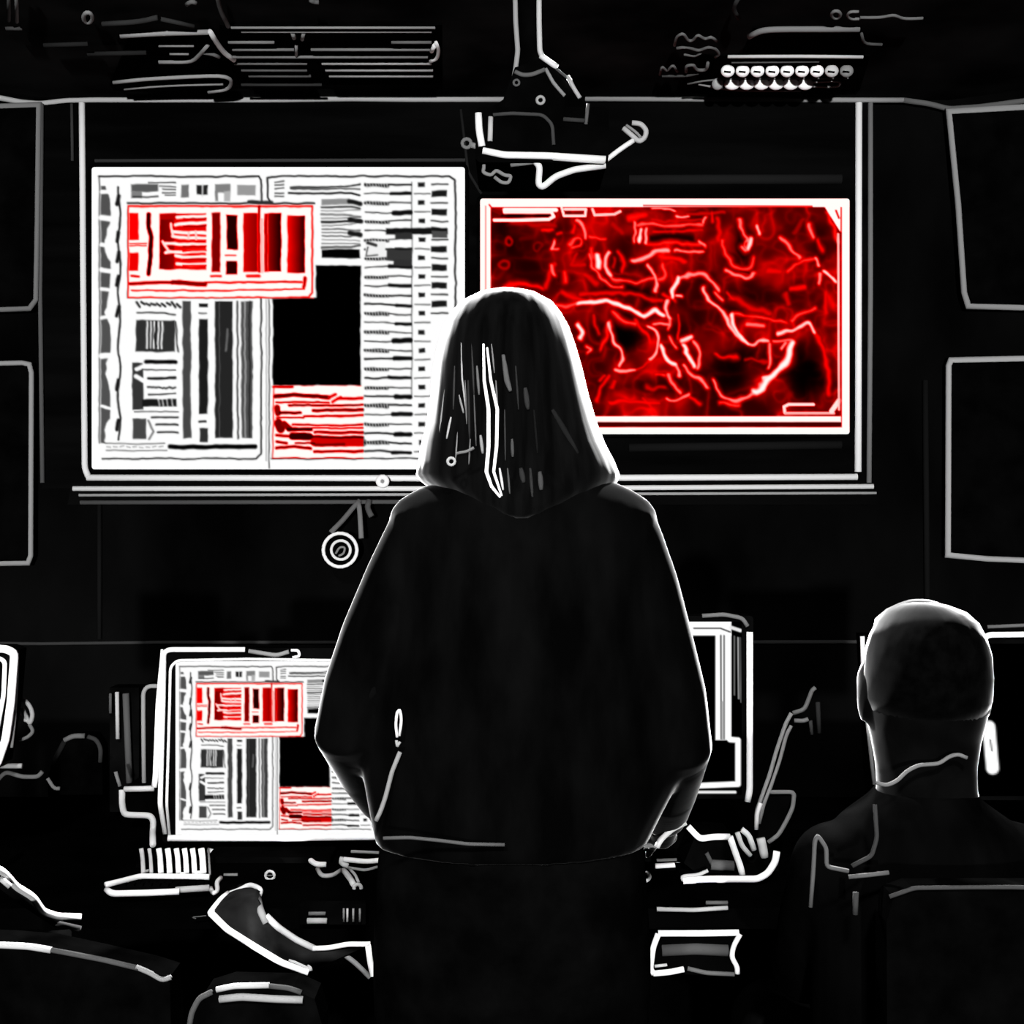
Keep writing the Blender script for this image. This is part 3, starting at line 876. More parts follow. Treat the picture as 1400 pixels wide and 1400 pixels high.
t = thing('cable_tray', 'flat grey-edged cable tray on the ceiling above the bulb row', 'tray', CP(1110, 45))
q = [CP(1030, 38, 2.894), CP(1176, 38, 2.894), CP(1182, 72, 2.894), CP(1015, 72, 2.894)]
mb = MB(); mb.ring_loft([q, [p + Vector((0, 0, 0.004)) for p in q]]); mb.build('floor_plate', BLACK, t)
ceil_bars('edge', [([(1024, 50), (1040, 42), (1060, 40), (1175, 40)], 8)], t, 0.46)
ceil_bars('edge', [([(1178, 46), (1181, 60), (1206, 61)], 4)], t, 0.3)
ceil_bars('edge', [([(1010, 25), (1002, 12), (1010, -4)], 6)], t, 0.22)
t = thing('ceiling_fitting', 'thin grey ceiling fitting with ring and clasp at top right', 'fitting', CP(1180, 20))
p3 = [CP(1143 + 6 * math.cos(a), 20 + 5 * math.sin(a)) for a in [2 * math.pi * i / 14 for i in range(14)]]
MB().tube(p3, 0.005, 8, True).build('ring', M_line(0.42), t, True)
ceil_bars('clasp', [([(1174, 16), (1162, 16), (1158, 21), (1163, 26), (1175, 26)], 4)], t, 0.45)
ceil_bars('rod', [([(1176, 24), (1205, 24), (1222, 20), (1235, 26), (1262, 25)], 4)], t, 0.4)

# ------------------------------------------------------------------ projector on its pole
yp = 3.2
t = thing('projector', 'dark projector with white lower edge hanging from a ceiling pole', 'projector', P(735, 200, yp))
ptop = P(722, 0, yp); ptop.z = ZC
mb = MB(); r = 15 * yp / F
bpole = P(722, 96, yp)
mb.tube([bpole, Vector((bpole.x, yp, ZC))], r, 20); mb.build('pole', BLACK, t, True)
xe = lambda px: (px, -71)
bar('pole_edge', [(703, -70), (705, 30), (708, 70), (704, 100), (700, 117)], 7, yp - 0.03, 0.58, t)
bar('pole_edge', [(737, -70), (737, 30), (738, 70), (741, 76)], 7.5, yp - 0.03, 0.72, t)
MB().slab([(704, 92), (745, 80), (796, 136), (805, 158), (655, 158), (688, 136)], yp - 0.05, yp + 0.10).build('mount', BLACK, t)
bar('mount_edge', [(739, 76), (750, 84), (762, 92)], 8, yp - 0.058, 0.85, t)
bar('mount_edge', [(704, 98), (715, 103), (728, 102), (745, 95)], 6, yp - 0.058, 0.36, t)
bar('mount_edge', [(746, 94), (757, 114), (772, 131)], 5, yp - 0.058, 0.52, t)
bar('mount_edge', [(776, 104), (784, 120), (793, 134)], 6, yp - 0.058, 0.66, t)
bar('mount_edge', [(758, 92), (775, 106)], 4, yp - 0.058, 0.3, t)
MB().line(ring(739, 137, 5, 12), 4, yp - 0.06, True).build('screw', M_line(0.6), t, True)
MB().line(ring(706, 113, 4, 10), 3, yp - 0.06, True).build('screw', M_line(0.35), t, True)
MB().slab(rounded(650, 146, 832, 222, 8), yp - 0.12, yp + 0.16).build('body', BLACK, t)
yb = yp - 0.128
bar('side_rib', [(654, 155), (655, 178), (659, 200)], 10, yb, 0.97, t)
bar('side_rib', [(671, 160), (670, 193)], 7, yb, 0.72, t)
bar('panel_line', [(674, 157), (700, 155), (742, 157), (755, 170), (757, 198)], 5, yb, 0.25, t)
bar('panel_line', [(804, 142), (801, 170)], 5, yb, 0.34, t)
bar('panel_line', [(770, 163), (800, 165)], 6, yb, 0.22, t)
bar('lower_edge', [(660, 206), (690, 212), (750, 213), (828, 218)], 9.5, yb, 0.97, t)
bar('lower_edge', [(756, 217), (826, 222)], 5, yb, 0.8, t)
bar('arm', [(830, 218), (848, 204), (866, 192)], 7, yp - 0.10, 0.9, t)
bar('lamp_head', [(852, 175), (866, 187), (874, 194), (882, 188), (884, 178), (876, 169), (864, 168)], 7, yp - 0.10, 0.66, t)
bar('lamp_head', [(856, 171), (870, 181), (876, 188)], 4, yp - 0.10, 0.5, t)
bar('foot', [(732, 221), (738, 228), (736, 252), (742, 256), (760, 241), (785, 232), (828, 226)], 9, yb + 0.02, 0.88, t)
bar('foot', [(698, 226), (732, 222)], 5, yb + 0.02, 0.45, t)
bar('cable', [(660, 210), (662, 228), (660, 236), (672, 240), (678, 232), (690, 240), (699, 240), (696, 250), (686, 250), (676, 242)], 5, yb + 0.03, 0.5, t)
MB().line(ring(638, 196, 6, 12), 5, yp - 0.08, True).build('side_knob', M_line(0.42), t, True)
bar('side_knob_shaft', [(644, 198), (657, 202)], 8, yp - 0.08, 0.5, t)

# ------------------------------------------------------------------ desk
ZD = 0.72
desk = thing('desk', 'long black desk across the room carrying the monitors', 'desk', (0, 2.45, 0))
MB().box((-1.55, 2.12, ZD - 0.035), (1.55, 2.95, ZD)).build('desktop', DESKM, desk)
MB().box((-1.5, 2.75, 0.1), (1.5, 2.78, ZD - 0.035)).build('back_panel', DESKM, desk)
for x in (-1.5, 1.5):
    for y in (2.17, 2.88):
        MB().box((x - 0.03, y - 0.03, 0), (x + 0.03, y + 0.03, ZD - 0.035)).build('leg', DESKM, desk)
yf = 2.11
bar('edge_strip', [(898, 1243), (950, 1244), (995, 1241)], 6, yf, 0.5, desk)
bar('edge_strip', [(965, 1234), (995, 1234)], 5, yf, 0.25, desk)
df = MB(); df.slab([(896, 1275), (1012, 1274), (1002, 1295), (1001, 1315), (1010, 1326), (1006, 1334), (896, 1331), (890, 1315)], yf - 0.005, yf + 0.20)
df.build('drawer', DESKM, desk)
bar('drawer_edge', [(900, 1276), (960, 1276), (1010, 1275)], 8.5, yf - 0.008, 0.86, desk)
bar('drawer_edge', [(900, 1277), (893, 1295), (889, 1325), (894, 1331)], 8, yf - 0.008, 0.8, desk)
bar('drawer_edge', [(1012, 1277), (1003, 1293), (1000, 1308), (1008, 1322), (1008, 1331)], 7, yf - 0.008, 0.66, desk)
bar('drawer_edge', [(893, 1331), (915, 1329), (935, 1325)], 8, yf - 0.008, 0.85, desk)
bar('drawer_edge', [(895, 1321), (912, 1319)], 4, yf - 0.008, 0.6, desk)
bar('drawer_edge', [(940, 1324), (965, 1330), (1004, 1332)], 6, yf - 0.008, 0.28, desk)
bar('drawer_grip', [(905, 1299), (950, 1297), (995, 1299)], 16, yf - 0.004, 0.22, desk)

# ------------------------------------------------------------------ monitors
def corners(x0, y0, x1, y1, d):
    return lambda u, v: P(x0 + (x1 - x0) * u, y0 + (y1 - y0) * v, d)
def foot(mb, px, d, zb):
    p = P(px, 0, d)
    mb.box((p.x - 0.03, d + 0.05, ZD + 0.012), (p.x + 0.03, d + 0.075, zb + 0.12))
    return mb

ym = 2.45
t = thing('computer_monitor', 'black desk monitor showing white window panes with red alarm, left of standing person', 'monitor', P(370, 1169, ym), 'monitors on the long desk')
MB().slab(rounded(222, 886, 540, 1152, 5), ym, ym + 0.05).build('casing', BLACK, t)
c2 = SCHED.colours()[::1]
hh, ww = c2.shape[:2]
k = 2
c2 = c2[:hh // k * k, :ww // k * k].reshape(hh // k, k, ww // k, k, 3).mean((1, 3))
screen_mesh('picture', c2, corners(240, 904, 532, 1142, ym - 0.003), M_screen('monitor_picture'), t)
bar('bezel', [(226, 1140), (219, 1100), (223, 960), (224, 892), (232, 888), (335, 888)], 7, ym - 0.006, 0.8, t)
bar('bezel', [(232, 1146), (228, 1100), (232, 960), (233, 912), (242, 903), (340, 901), (455, 903)], 4, ym - 0.006, 0.75, t)
bar('bezel', [(340, 890), (378, 896), (395, 891)], 6, ym - 0.008, 0.4, t)
bar('bezel', [(398, 889), (408, 889), (410, 897), (400, 899)], 4, ym - 0.008, 0.75, t)
bar('bezel', [(230, 1146), (380, 1146), (522, 1144), (526, 1150)], 9, ym - 0.008, 0.98, t)
mb = foot(MB(), 375, ym, P(0, 1152, ym).z); p = P(375, 0, ym)
mb.box((p.x - 0.12, ym - 0.06, ZD + 0.001), (p.x + 0.12, ym + 0.14, ZD + 0.012)); mb.build('stand', BLACK, t)
yb = ym - 0.066
bar('stand_edge', [(286, 1163), (298, 1167), (311, 1171), (323, 1164), (340, 1162), (417, 1163), (422, 1168), (424, 1176), (432, 1182), (446, 1182)], 7.5, 'desk', 0.86, t)
bar('stand_edge', [(345, 1170), (335, 1173), (322, 1171)], 5, 'desk', 0.4, t)
bar('clip', [(434, 1188), (440, 1198), (455, 1197), (466, 1190)], 6, 'desk', 0.62, t)

t = thing('computer_mouse', 'dark mouse with white outline at the right foot of left monitor', 'mouse', P(500, 1180, 2.36))
MB().ball((P(497, 1180, 2.36).x, 2.38, ZD + 0.014), (0.032, 0.04, 0.014)).build('shell', BLACK, t, True)
bar('rim', [(470, 1175), (500, 1178), (524, 1176), (527, 1160), (524, 1150)], 7, ('max', 2.34), 0.82, t)
bar('rim', [(480, 1164), (524, 1166)], 4, ('max', 2.34), 0.5, t)
bar('rim', [(474, 1186), (500, 1190), (520, 1184)], 4, ('max', 2.34), 0.5, t)
bar('button', [(468, 1172), (466, 1180), (476, 1184)], 7, ('max', 2.34), 0.7, t)
t = thing('usb_cable', 'short white cable end lying on desk below the left monitor', 'cable', P(482, 1205, 2.28))
bar('lead', [(470, 1190), (478, 1200), (484, 1210)], 8, 'desk', 0.66, t)
bar('lead', [(478, 1188), (486, 1196), (490, 1206)], 4, 'desk', 0.6, t)
MB().line(ring(489, 1214, 5, 12), 5, 2.23, True).build('plug', M_line(0.6), t, True)
t = thing('desk_button', 'tiny round white button on the desk under left monitor', 'button', P(369, 1197, 2.29))
MB().line(ring(369, 1197, 6, 12), 4, 2.29, True).build('ring', M_line(0.6), t, True)
bar('slot', [(365, 1197), (373, 1197)], 2, 2.285, 0.3, t)

t = thing('computer_monitor', 'black desk monitor with white-edged screen right of standing person', 'monitor', P(870, 1169, ym), 'monitors on the long desk')
MB().slab(rounded(720, 842, 1030, 1092, 5), ym, ym + 0.05).build('casing', BLACK, t)
cv = Canvas(730, 850, 1014, 1086, 1.2)
cv.rect(700, 840, 1000, 869, 1.0); cv.line([(949, 859), (985, 859), (998, 864)], 1.6, .1)
cv.rect(978, 866, 1000, 1012, 1.0); cv.line([(985.5, 869), (986, 1010)], 1.6, .05); cv.line([(990, 869), (990, 1010)], 1.4, .1); cv.line([(988, 960), (988, 1010)], 3, .7)
cv.line([(998, 1011), (1009, 1012), (1009, 1072), (960, 1074), (930, 1075)], 8, 1.0)
cv.line([(940, 1083), (1005, 1083)], 4, .95)
cv.line([(1004, 870), (1004, 950)], 1.6, .55); cv.line([(1009, 872), (1010, 955)], 2.2, .65); cv.line([(1012, 872), (1013, 960)], 1.2, .5)
cv.line([(1000, 858), (1012, 862)], 5, .9)
screen_mesh('picture', cv.colours(), corners(730, 850, 1014, 1086, ym - 0.003), M_screen('right_monitor_picture'), t)
bar('bezel', [(1025, 864), (1025, 980), (1025, 1080), (1022, 1096)], 9, ym - 0.008, 0.95, t)
bar('bezel', [(960, 842), (990, 840), (1015, 845), (1022, 856)], 6, ym - 0.008, 0.33, t)
mb = foot(MB(), 880, ym, P(0, 1092, ym).z); p = P(880, 0, ym)
mb.box((p.x - 0.12, ym - 0.05, ZD + 0.001), (p.x + 0.12, ym + 0.14, ZD + 0.012)); mb.build('stand', BLACK, t)

t = thing('computer_monitor', 'black desk monitor with white outline behind the seated person', 'monitor', P(1310, 1169, ym), 'monitors on the long desk')
MB().slab([(1180, 868), (1440, 866), (1436, 1094), (1192, 1094)], ym, ym + 0.05).build('casing', BLACK, t)
cv = Canvas(1200, 880, 1430, 1088, 2.0)
cv.line([(1352, 994), (1357, 1050)], 18, 1.0, 1.5)
cv.line([(1354, 1012), (1356, 1026)], 1.6, .3)
screen_mesh('picture', cv.colours(), corners(1200, 880, 1430, 1088, ym - 0.003), M_screen('hidden_monitor_picture'), t)
bar('bezel', [(1350, 905), (1346, 890), (1346, 872), (1352, 868), (1442, 867)], 8, ym - 0.008, 0.92, t)
bar('bezel', [(1179, 870), (1180, 912)], 6, ym - 0.008, 0.85, t)
bar('bezel', [(1180, 912), (1186, 985), (1195, 1072)], 6, ym - 0.008, 0.52, t)
bar('bezel_top', [(1350, 857), (1442, 853)], 5, ym + 0.02, 0.3, t)
mb = foot(MB(), 1310, ym, P(0, 1094, ym).z); p = P(1310, 0, ym)
mb.box((p.x - 0.12, ym - 0.05, ZD + 0.001), (p.x + 0.12, ym + 0.14, ZD + 0.012)); mb.build('stand', BLACK, t)

t = thing('computer_monitor', 'white-rimmed desk monitor cut by the left picture edge', 'monitor', P(-60, 1169, 2.3), 'monitors on the long desk')
yl = 2.3
MB().slab([(-160, 884), (8, 884), (22, 889), (16, 960), (2, 1045), (-20, 1056), (-160, 1056)], yl, yl + 0.05).build('casing', BLACK, t)
bar('bezel', [(-160, 887), (8, 887), (20, 893), (15, 960), (8, 1010), (-4, 1045), (-20, 1054), (-160, 1054)], 11, yl - 0.008, 0.97, t)
bar('bezel', [(-160, 900), (0, 900), (7, 905), (5, 950), (-4, 1000)], 6, yl - 0.008, 0.9, t)
bar('bezel', [(24, 900), (23, 935), (20, 985), (16, 1022)], 4, yl + 0.01, 0.45, t)
p = P(-90, 0, yl)
MB().box((p.x - 0.03, yl + 0.05, ZD + 0.001), (p.x + 0.03, yl + 0.075, 1.0)).box((p.x - 0.11, yl - 0.03, ZD + 0.001), (p.x + 0.11, yl + 0.14, ZD + 0.012)).build('stand', BLACK, t)

# headset hanging beside the left edge monitor
t = thing('headset', 'grey ring-shaped headset hanging beside the monitor at left edge', 'headset', P(33, 990, 2.38))
bar('ear_cup', [(24, 958), (34, 957), (42, 967), (45, 978), (41, 990), (36, 980), (30, 968)], 6, 2.36, 0.45, t)
bar('ear_cup', [(22, 972), (28, 982), (38, 985)], 6, 2.36, 0.55, t)
bar('band', [(40, 990), (46, 1000), (38, 1008), (26, 1012)], 5, 2.36, 0.3, t)
bar('cord', [(0, 1047), (30, 1047)], 7, 2.36, 0.5, t)
bar('cord', [(-5, 1068), (8, 1055), (30, 1062), (52, 1062), (58, 1055)], 6, 2.36, 0.28, t)
bar('cord', [(65, 1064), (74, 1078), (82, 1078)], 5, 2.36, 0.3, t)

# printer behind the left monitor
yq = 2.62
t = thing('printer', 'black box-shaped printer with white edges behind the left monitor', 'printer', P(240, 1150, yq))
MB().slab([(196, 938), (300, 938), (300, 1137), (210, 1137), (208, 1116), (168, 1114), (166, 1080), (196, 1078)], yq, yq + 0.18).build('body', BLACK, t)
bar('edge', [(224, 888), (217, 960), (213, 1060), (211, 1076)], 8, ym + 0.03, 0.93, t)
bar('edge', [(211, 1078), (170, 1079)], 8, yq - 0.008, 0.72, t)
bar('edge', [(167, 1080), (167, 1100), (170, 1114), (205, 1115), (210, 1122), (209, 1136), (209, 1155)], 8.5, ('max', yq - 0.008), 0.82, t)
bar('edge', [(164, 1075), (158, 1055)], 5, yq - 0.008, 0.35, t)
bar('edge', [(197, 1070), (196, 980), (196, 946), (202, 938), (222, 938)], 6, yq - 0.008, 0.45, t)
bar('edge', [(160, 946), (161, 1010)], 5.5, yq + 0.1, 0.55, t)
bar('edge', [(172, 948), (177, 1070)], 9, yq + 0.1, 0.25, t)
bar('edge', [(151, 948), (151, 975)], 4, yq + 0.1, 0.25, t)
MB().slab([(150, 940), (190, 940), (190, 1110), (150, 1110)], yq + 0.115, yq + 0.17).build('rear_tray', BLACK, t)

# file rack of upright prongs and the keyboard
t = thing('file_rack', 'small desk rack with a row of upright white prongs behind the keyboard', 'rack', P(240, 1196, 2.36))
yr = 2.36
MB().box((P(186, 0, yr).x, yr, ZD + 0.0005), (P(288, 0, yr).x, yr + 0.07, ZD + 0.008)).build('base', BLACK, t)
for xa, w_, lv in ((195, 6, .7), (206, 5, .7), (219, 7.5, .9), (231, 7.5, .95), (243, 7, .9), (254, 7, .95), (265, 7, .9), (277, 8.5, .98)):
    bar('prong', [(xa - 2, 1160), (xa, 1172), (xa + 1, 1193)], w_, ('max', yr), lv, t)
bar('prong_foot', [(196, 1192), (204, 1190)], 4, ('max', yr), 0.6, t)
bar('prong_foot', [(222, 1197), (232, 1196)], 4, ('max', yr), 0.8, t)
bar('prong_foot', [(246, 1195), (254, 1195)], 5, ('max', yr), 0.9, t)
bar('prong_foot', [(266, 1194), (277, 1193)], 6, ('max', yr), 0.9, t)
bar('side_plate', [(285, 1160), (287, 1196)], 3, ('max', yr), 0.45, t)

t = thing('keyboard', 'dark keyboard with white front edge on desk below the left monitor', 'keyboard', P(215, 1215, 2.22))
ka = [(143, 1212), (192, 1199), (284, 1199), (284, 1206), (284, 1214), (152, 1222)]
kz = [DY(q[1], 0.012) for q in ka]
a = [P(x, y_, d) for (x, y_), d in zip(ka, kz)]
b = [Vector((p.x, p.y, ZD + 0.0005)) for p in a]
MB().ring_loft([a, b]).build('base', BLACK, t)
for i in range(4):
    for j in range(11):
        u = (j + 0.6) / 11.5; v = (i + 0.6) / 4.4
        pa = a[0].lerp(a[1], v).lerp(a[4].lerp(a[2], v), u)
        MB().box(pa + Vector((-0.006, -0.006, 0)), pa + Vector((0.006, 0.006, 0.004))).build('key', BLACK, t)
bar('back_edge', [(144, 1210), (165, 1205), (192, 1198), (286, 1199)], 8, 'key', 0.88, t)
bar('front_edge', [(146, 1217), (154, 1222), (200, 1221), (245, 1219)], 9, 'key', 0.92, t)
bar('front_edge', [(240, 1217), (286, 1214)], 9, 'key', 0.6, t)

t = thing('earphones', 'small white coiled earphones on the desk right of the keyboard', 'earphones', P(300, 1212, 2.24))
bar('cord', [(288, 1214), (291, 1222), (298, 1218), (296, 1206), (302, 1200)], 6, 'desk', 0.75, t)
bar('cord', [(306, 1196), (325, 1196)], 4, 'desk', 0.4, t)
bar('cord', [(268, 1256), (262, 1254), (282, 1252)], 1.5, 2.1, 0.3, t)

# dark cloth with white hem hanging over the desk front
t = thing('draped_cloth', 'dark cloth with white hem draped over the front of the desk', 'cloth', P(380, 1270, 2.1))
La = [(313, 1216), (300, 1230), (288, 1248), (310, 1270), (345, 1292), (385, 1316), (422, 1329)]
Rb = [(340, 1208), (356, 1216), (352, 1232), (366, 1256), (395, 1276), (430, 1297), (505, 1292)]
ydp = [2.24, 2.18, 2.10, 2.095, 2.09, 2.085, 2.08]
mb = MB()
rows = []
for (lx, ly), (rx, ry), d in zip(La, Rb, ydp):
    row = []
    for i in range(7):
        u = i / 6
        row.append(P(lx + (rx - lx) * u, ly + (ry - ly) * u, d - 0.018 * math.sin(math.pi * u)))
    rows.append(row)
rings_ = [r_ + [p + Vector((0, 0.006, 0.002)) for p in reversed(r_)] for r_ in rows]
mb.ring_loft(rings_); mb.build('fabric', M_dark('grey_black_cloth', 0.004, 0.02, 12), t, True)
bar('hem', [(312, 1222), (302, 1230), (288, 1248)], 9, [2.2, 2.17, 2.095], 0.9, t)
bar('hem', La[2:], 9.5, [d - 0.006 for d in ydp[2:]], 0.96, t)
bar('hem', [(312, 1222), (325, 1218), (342, 1209), (358, 1216), (352, 1230)], 7, [2.2, 2.2, 2.2, 2.17, 2.15], 0.72, t)
bar('hem', [(352, 1226), (356, 1245), (364, 1262)], 10, [2.15, 2.09, 2.085], 0.45, t)
bar('hem', [(364, 1252), (380, 1268), (405, 1285), (430, 1297)], 9, [2.09, 2.085, 2.08, 2.075], 0.62, t)
bar('hem', [(428, 1297), (450, 1296), (475, 1291), (506, 1291)], 7, 2.07, 0.82, t)
bar('hem', [(503, 1292), (506, 1315), (510, 1334)], 8, 2.07, 0.9, t)
bar('hem', [(468, 1303), (485, 1316), (506, 1336)], 7, 2.072, 0.4, t)
bar('fold', [(395, 1312), (405, 1316), (426, 1327), (422, 1318)], 5, 2.075, 0.6, t)

t = thing('card_tray', 'dim grey card tray on the desk front between cloth and standing person', 'tray', P(445, 1255, 2.1))
MB().slab([(410, 1236), (500, 1236), (500, 1264), (410, 1264)], 2.102, 2.119).build('plate', BLACK, t)
bar('card', [(420, 1259), (447, 1259)], 8, 2.095, 0.5, t)
bar('card', [(422, 1249), (445, 1249)], 5, 2.095, 0.3, t)
for xa, lv in ((470, .35), (475, .55), (483, .4), (492, .35)):
    bar('pin', [(xa, 1242), (xa, 1260)], 3, 2.095, lv, t)

# desk telephone and lamp on the right
t = thing('desk_telephone', 'black desk telephone with white rim right of standing person', 'telephone', P(985, 1205, 2.27))
MB().slab([(952, 1140), (1000, 1142), (1020, 1196), (960, 1200), (935, 1180)], 2.27, 2.36).build('body', BLACK, t)
bar('rim', [(941, 1130), (950, 1140), (958, 1147), (975, 1144), (998, 1144)], 8.5, 2.262, 0.9, t)
bar('rim', [(998, 1144), (1004, 1162), (1012, 1184), (1015, 1196)], 9, 2.262, 0.95, t)
bar('key_strip', [(972, 1182), (1003, 1184)], 14, 2.266, 0.28, t)
bar('key_strip', [(966, 1166), (974, 1182)], 6, 2.266, 0.22, t)
bar('handset', [(1008, 1138), (1014, 1156), (1026, 1170)], 7, 2.30, 0.75, t)
bar('handset', [(1014, 1134), (1024, 1142), (1031, 1162)], 8, 2.30, 0.85, t)
MB().slab([(930, 1196), (1042, 1197), (1050, 1186), (1052, 1192), (1042, 1205), (932, 1206)], 2.255, 2.335).build('base', BLACK, t)
bar('base_rim', [(934, 1204), (970, 1202), (1036, 1202), (1050, 1194), (1060, 1178), (1062, 1164)], 9.5, 2.245, 0.95, t)
bar('base_rim', [(934, 1204), (932, 1198), (955, 1196), (968, 1190)], 5, 2.245, 0.6, t)

t = thing('notepad', 'small dark notepad with white edge between standing person and telephone', 'notepad', P(905, 1186, 2.36))
MB().box((P(893, 0, 2.36).x, 2.345, ZD + 0.0005), (P(938, 0, 2.36).x, 2.46, ZD + 0.01)).build('cover', BLACK, t)
bar('page_edge', [(896, 1184), (928, 1182), (940, 1184)], 7, ('max', 2.335), 0.85, t)
bar('page_edge', [(898, 1176), (925, 1175)], 4, ('max', 2.335), 0.35, t)
t = thing('paper_clip', 'tiny curled white clip on the desk beside the standing person', 'clip', P(882, 1198, 2.3))
bar('wire', [(878, 1193), (886, 1193), (889, 1199), (885, 1204), (879, 1204)], 5, 'desk', 0.7, t)

t = thing('desk_lamp', 'slim dark desk lamp with twin grey arm rods by the telephone', 'lamp', P(1045, 1165, 2.34))
yk = 2.34
bar('arm_rod', [(1034, 1132), (1034, 1110), (1042, 1088), (1052, 1060), (1062, 1025), (1074, 990), (1082, 975)], 5.5, yk, 0.5, t)
bar('arm_rod', [(1038, 1126), (1044, 1100), (1054, 1075), (1066, 1040), (1075, 1005), (1082, 992)], 5, yk, 0.48, t)
bar('arm_rod', [(1034, 1134), (1035, 1112), (1040, 1098)], 6, yk - 0.004, 0.85, t)
MB().line([(1037, 1128), (1058, 1060), (1078, 985)], 9, yk + 0.015).build('arm', BLACK, t, True)
bar('head', [(1084, 975), (1100, 970), (1106, 955), (1110, 944), (1115, 940)], 6, yk, 0.4, t)
bar('head', [(1086, 985), (1098, 986), (1105, 983)], 6, yk, 0.42, t)
bar('head', [(1108, 985), (1110, 1004)], 5, yk, 0.22, t)
bar('head', [(1118, 960), (1120, 1002)], 6, yk, 0.18, t)
bar('base', [(1052, 1083), (1086, 1083), (1084, 1104), (1074, 1125), (1064, 1142), (1050, 1152)], 6, yk, 0.42, t)
bar('base', [(1040, 1146), (1043, 1160), (1045, 1172)], 12, yk, 0.75, t)
MB().slab([(1040, 1090), (1082, 1088), (1072, 1122), (1060, 1142), (1046, 1176), (1036, 1150)], yk + 0.006, yk + 0.05).build('base_body', BLACK, t)
pb = P(1043, 0, yk)
MB().box((pb.x - 0.03, yk + 0.0, ZD), (pb.x + 0.03, yk + 0.07, ZD + 0.03)).build('clamp', BLACK, t)

# ------------------------------------------------------------------ chairs
def chair_base(t, x, y, rz=0.0):
    mb = MB(); mb.tube([(x, y, 0.1), (x, y, 0.44)], 0.03, 14); mb.build('column', BLACK, t, True)
    for k in range(5):
        a = rz + k * 2 * math.pi / 5
        e = Vector((x + 0.28 * math.cos(a), y + 0.28 * math.sin(a), 0.075))
        mb = MB(); mb.tube([(x, y, 0.12), e], [0.025, 0.016], 10); lg = mb.build('leg', BLACK, t, True)
        mb = MB(); mb.ball(e - Vector((0, 0, 0.045)), 0.03, 12, 8); mb.build('caster', BLACK, lg, True)
    MB().ball((x, y, 0.46), (0.24, 0.24, 0.05), 20, 10).build('seat', CHAIRM, t, True)

t = thing('office_chair', 'dark office chair in the lower left corner with pale armrest line', 'chair', (-0.62, 1.75, 0), 'office chairs')
chair_base(t, -0.66, 1.84)
top = [(-140, 1285), (0, 1290), (60, 1295), (130, 1310), (200, 1326), (232, 1336)]
yc_ = 1.55
a = top + [(236, 1500), (220, 1560), (-140, 1560)]
bk_ = MB().slab(a, yc_, yc_ + 0.05).build('backrest', CHAIRM, t)
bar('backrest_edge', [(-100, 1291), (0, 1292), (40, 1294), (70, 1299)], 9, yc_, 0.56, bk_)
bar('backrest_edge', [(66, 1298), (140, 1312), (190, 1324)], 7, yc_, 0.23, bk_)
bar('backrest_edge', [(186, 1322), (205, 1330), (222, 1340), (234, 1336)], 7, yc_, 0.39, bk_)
MB().tube([P(100, 1500, yc_ + 0.05), Vector((-0.66, 1.78, 0.46))], 0.02, 10).build('back_post', BLACK, t, True)
bar('armrest', [(-20, 1180), (5, 1192), (22, 1212), (45, 1226), (58, 1246), (78, 1253), (110, 1254)], 10, [1.62, 1.66, 1.7, 1.74, 1.78, 1.8, 1.82], 0.66, t)
bar('armrest', [(0, 1200), (14, 1212)], 8, 1.66, 0.5, t)
bar('armrest_post', [(58, 1248), (75, 1262), (110, 1270)], 8, 1.84, 0.2, t)
MB().line([(-5, 1202), (40, 1236), (80, 1262)], 14, [1.69, 1.78, 1.85]).build('armrest_pad', BLACK, t, True)
MB().tube([P(80, 1275, 1.82), P(85, 1500, 1.82)], 0.018, 10).build('armrest_post', BLACK, t, True)

t = thing('office_chair', 'dark office chair with rounded grey top edge in the lower foreground', 'chair', (-0.31, 1.2, 0), 'office chairs')
chair_base(t, -0.31, 1.18, 0.3)
yc_ = 1.45
bk_ = MB().slab([(258, 1560), (258, 1420), (264, 1385), (278, 1360), (310, 1350), (400, 1352), (430, 1366), (440, 1400), (440, 1560)], yc_, yc_ + 0.05).build('backrest', CHAIRM, t)
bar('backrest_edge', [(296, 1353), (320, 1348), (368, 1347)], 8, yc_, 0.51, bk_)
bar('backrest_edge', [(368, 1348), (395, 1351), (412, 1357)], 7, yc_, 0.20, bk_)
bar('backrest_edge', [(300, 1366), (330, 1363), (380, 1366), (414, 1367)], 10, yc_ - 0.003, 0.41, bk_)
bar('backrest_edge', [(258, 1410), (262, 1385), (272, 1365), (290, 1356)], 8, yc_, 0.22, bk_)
MB().tube([P(340, 1540, yc_), Vector((-0.31, 1.24, 0.46))], 0.02, 10).build('back_post', BLACK, t, True)

t = thing('office_chair', 'far office chair with faint rounded back left of the printer', 'chair', (-0.95, 2.99, 0), 'office chairs')
yfar = 2.98
chair_base(t, P(108, 0, yfar).x, yfar + 0.24)
bk_ = MB().slab([(66, 1200), (66, 1060), (76, 1030), (92, 1010), (110, 1004), (128, 1006), (138, 1020), (140, 1060), (142, 1200)], yfar, yfar + 0.05).build('backrest', CHAIRM, t)
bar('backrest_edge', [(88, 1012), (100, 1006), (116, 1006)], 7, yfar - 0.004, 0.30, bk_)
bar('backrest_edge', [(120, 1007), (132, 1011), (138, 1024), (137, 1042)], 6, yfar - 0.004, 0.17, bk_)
bar('backrest_edge', [(70, 1070), (74, 1040), (88, 1014)], 7, yfar - 0.004, 0.10, bk_)

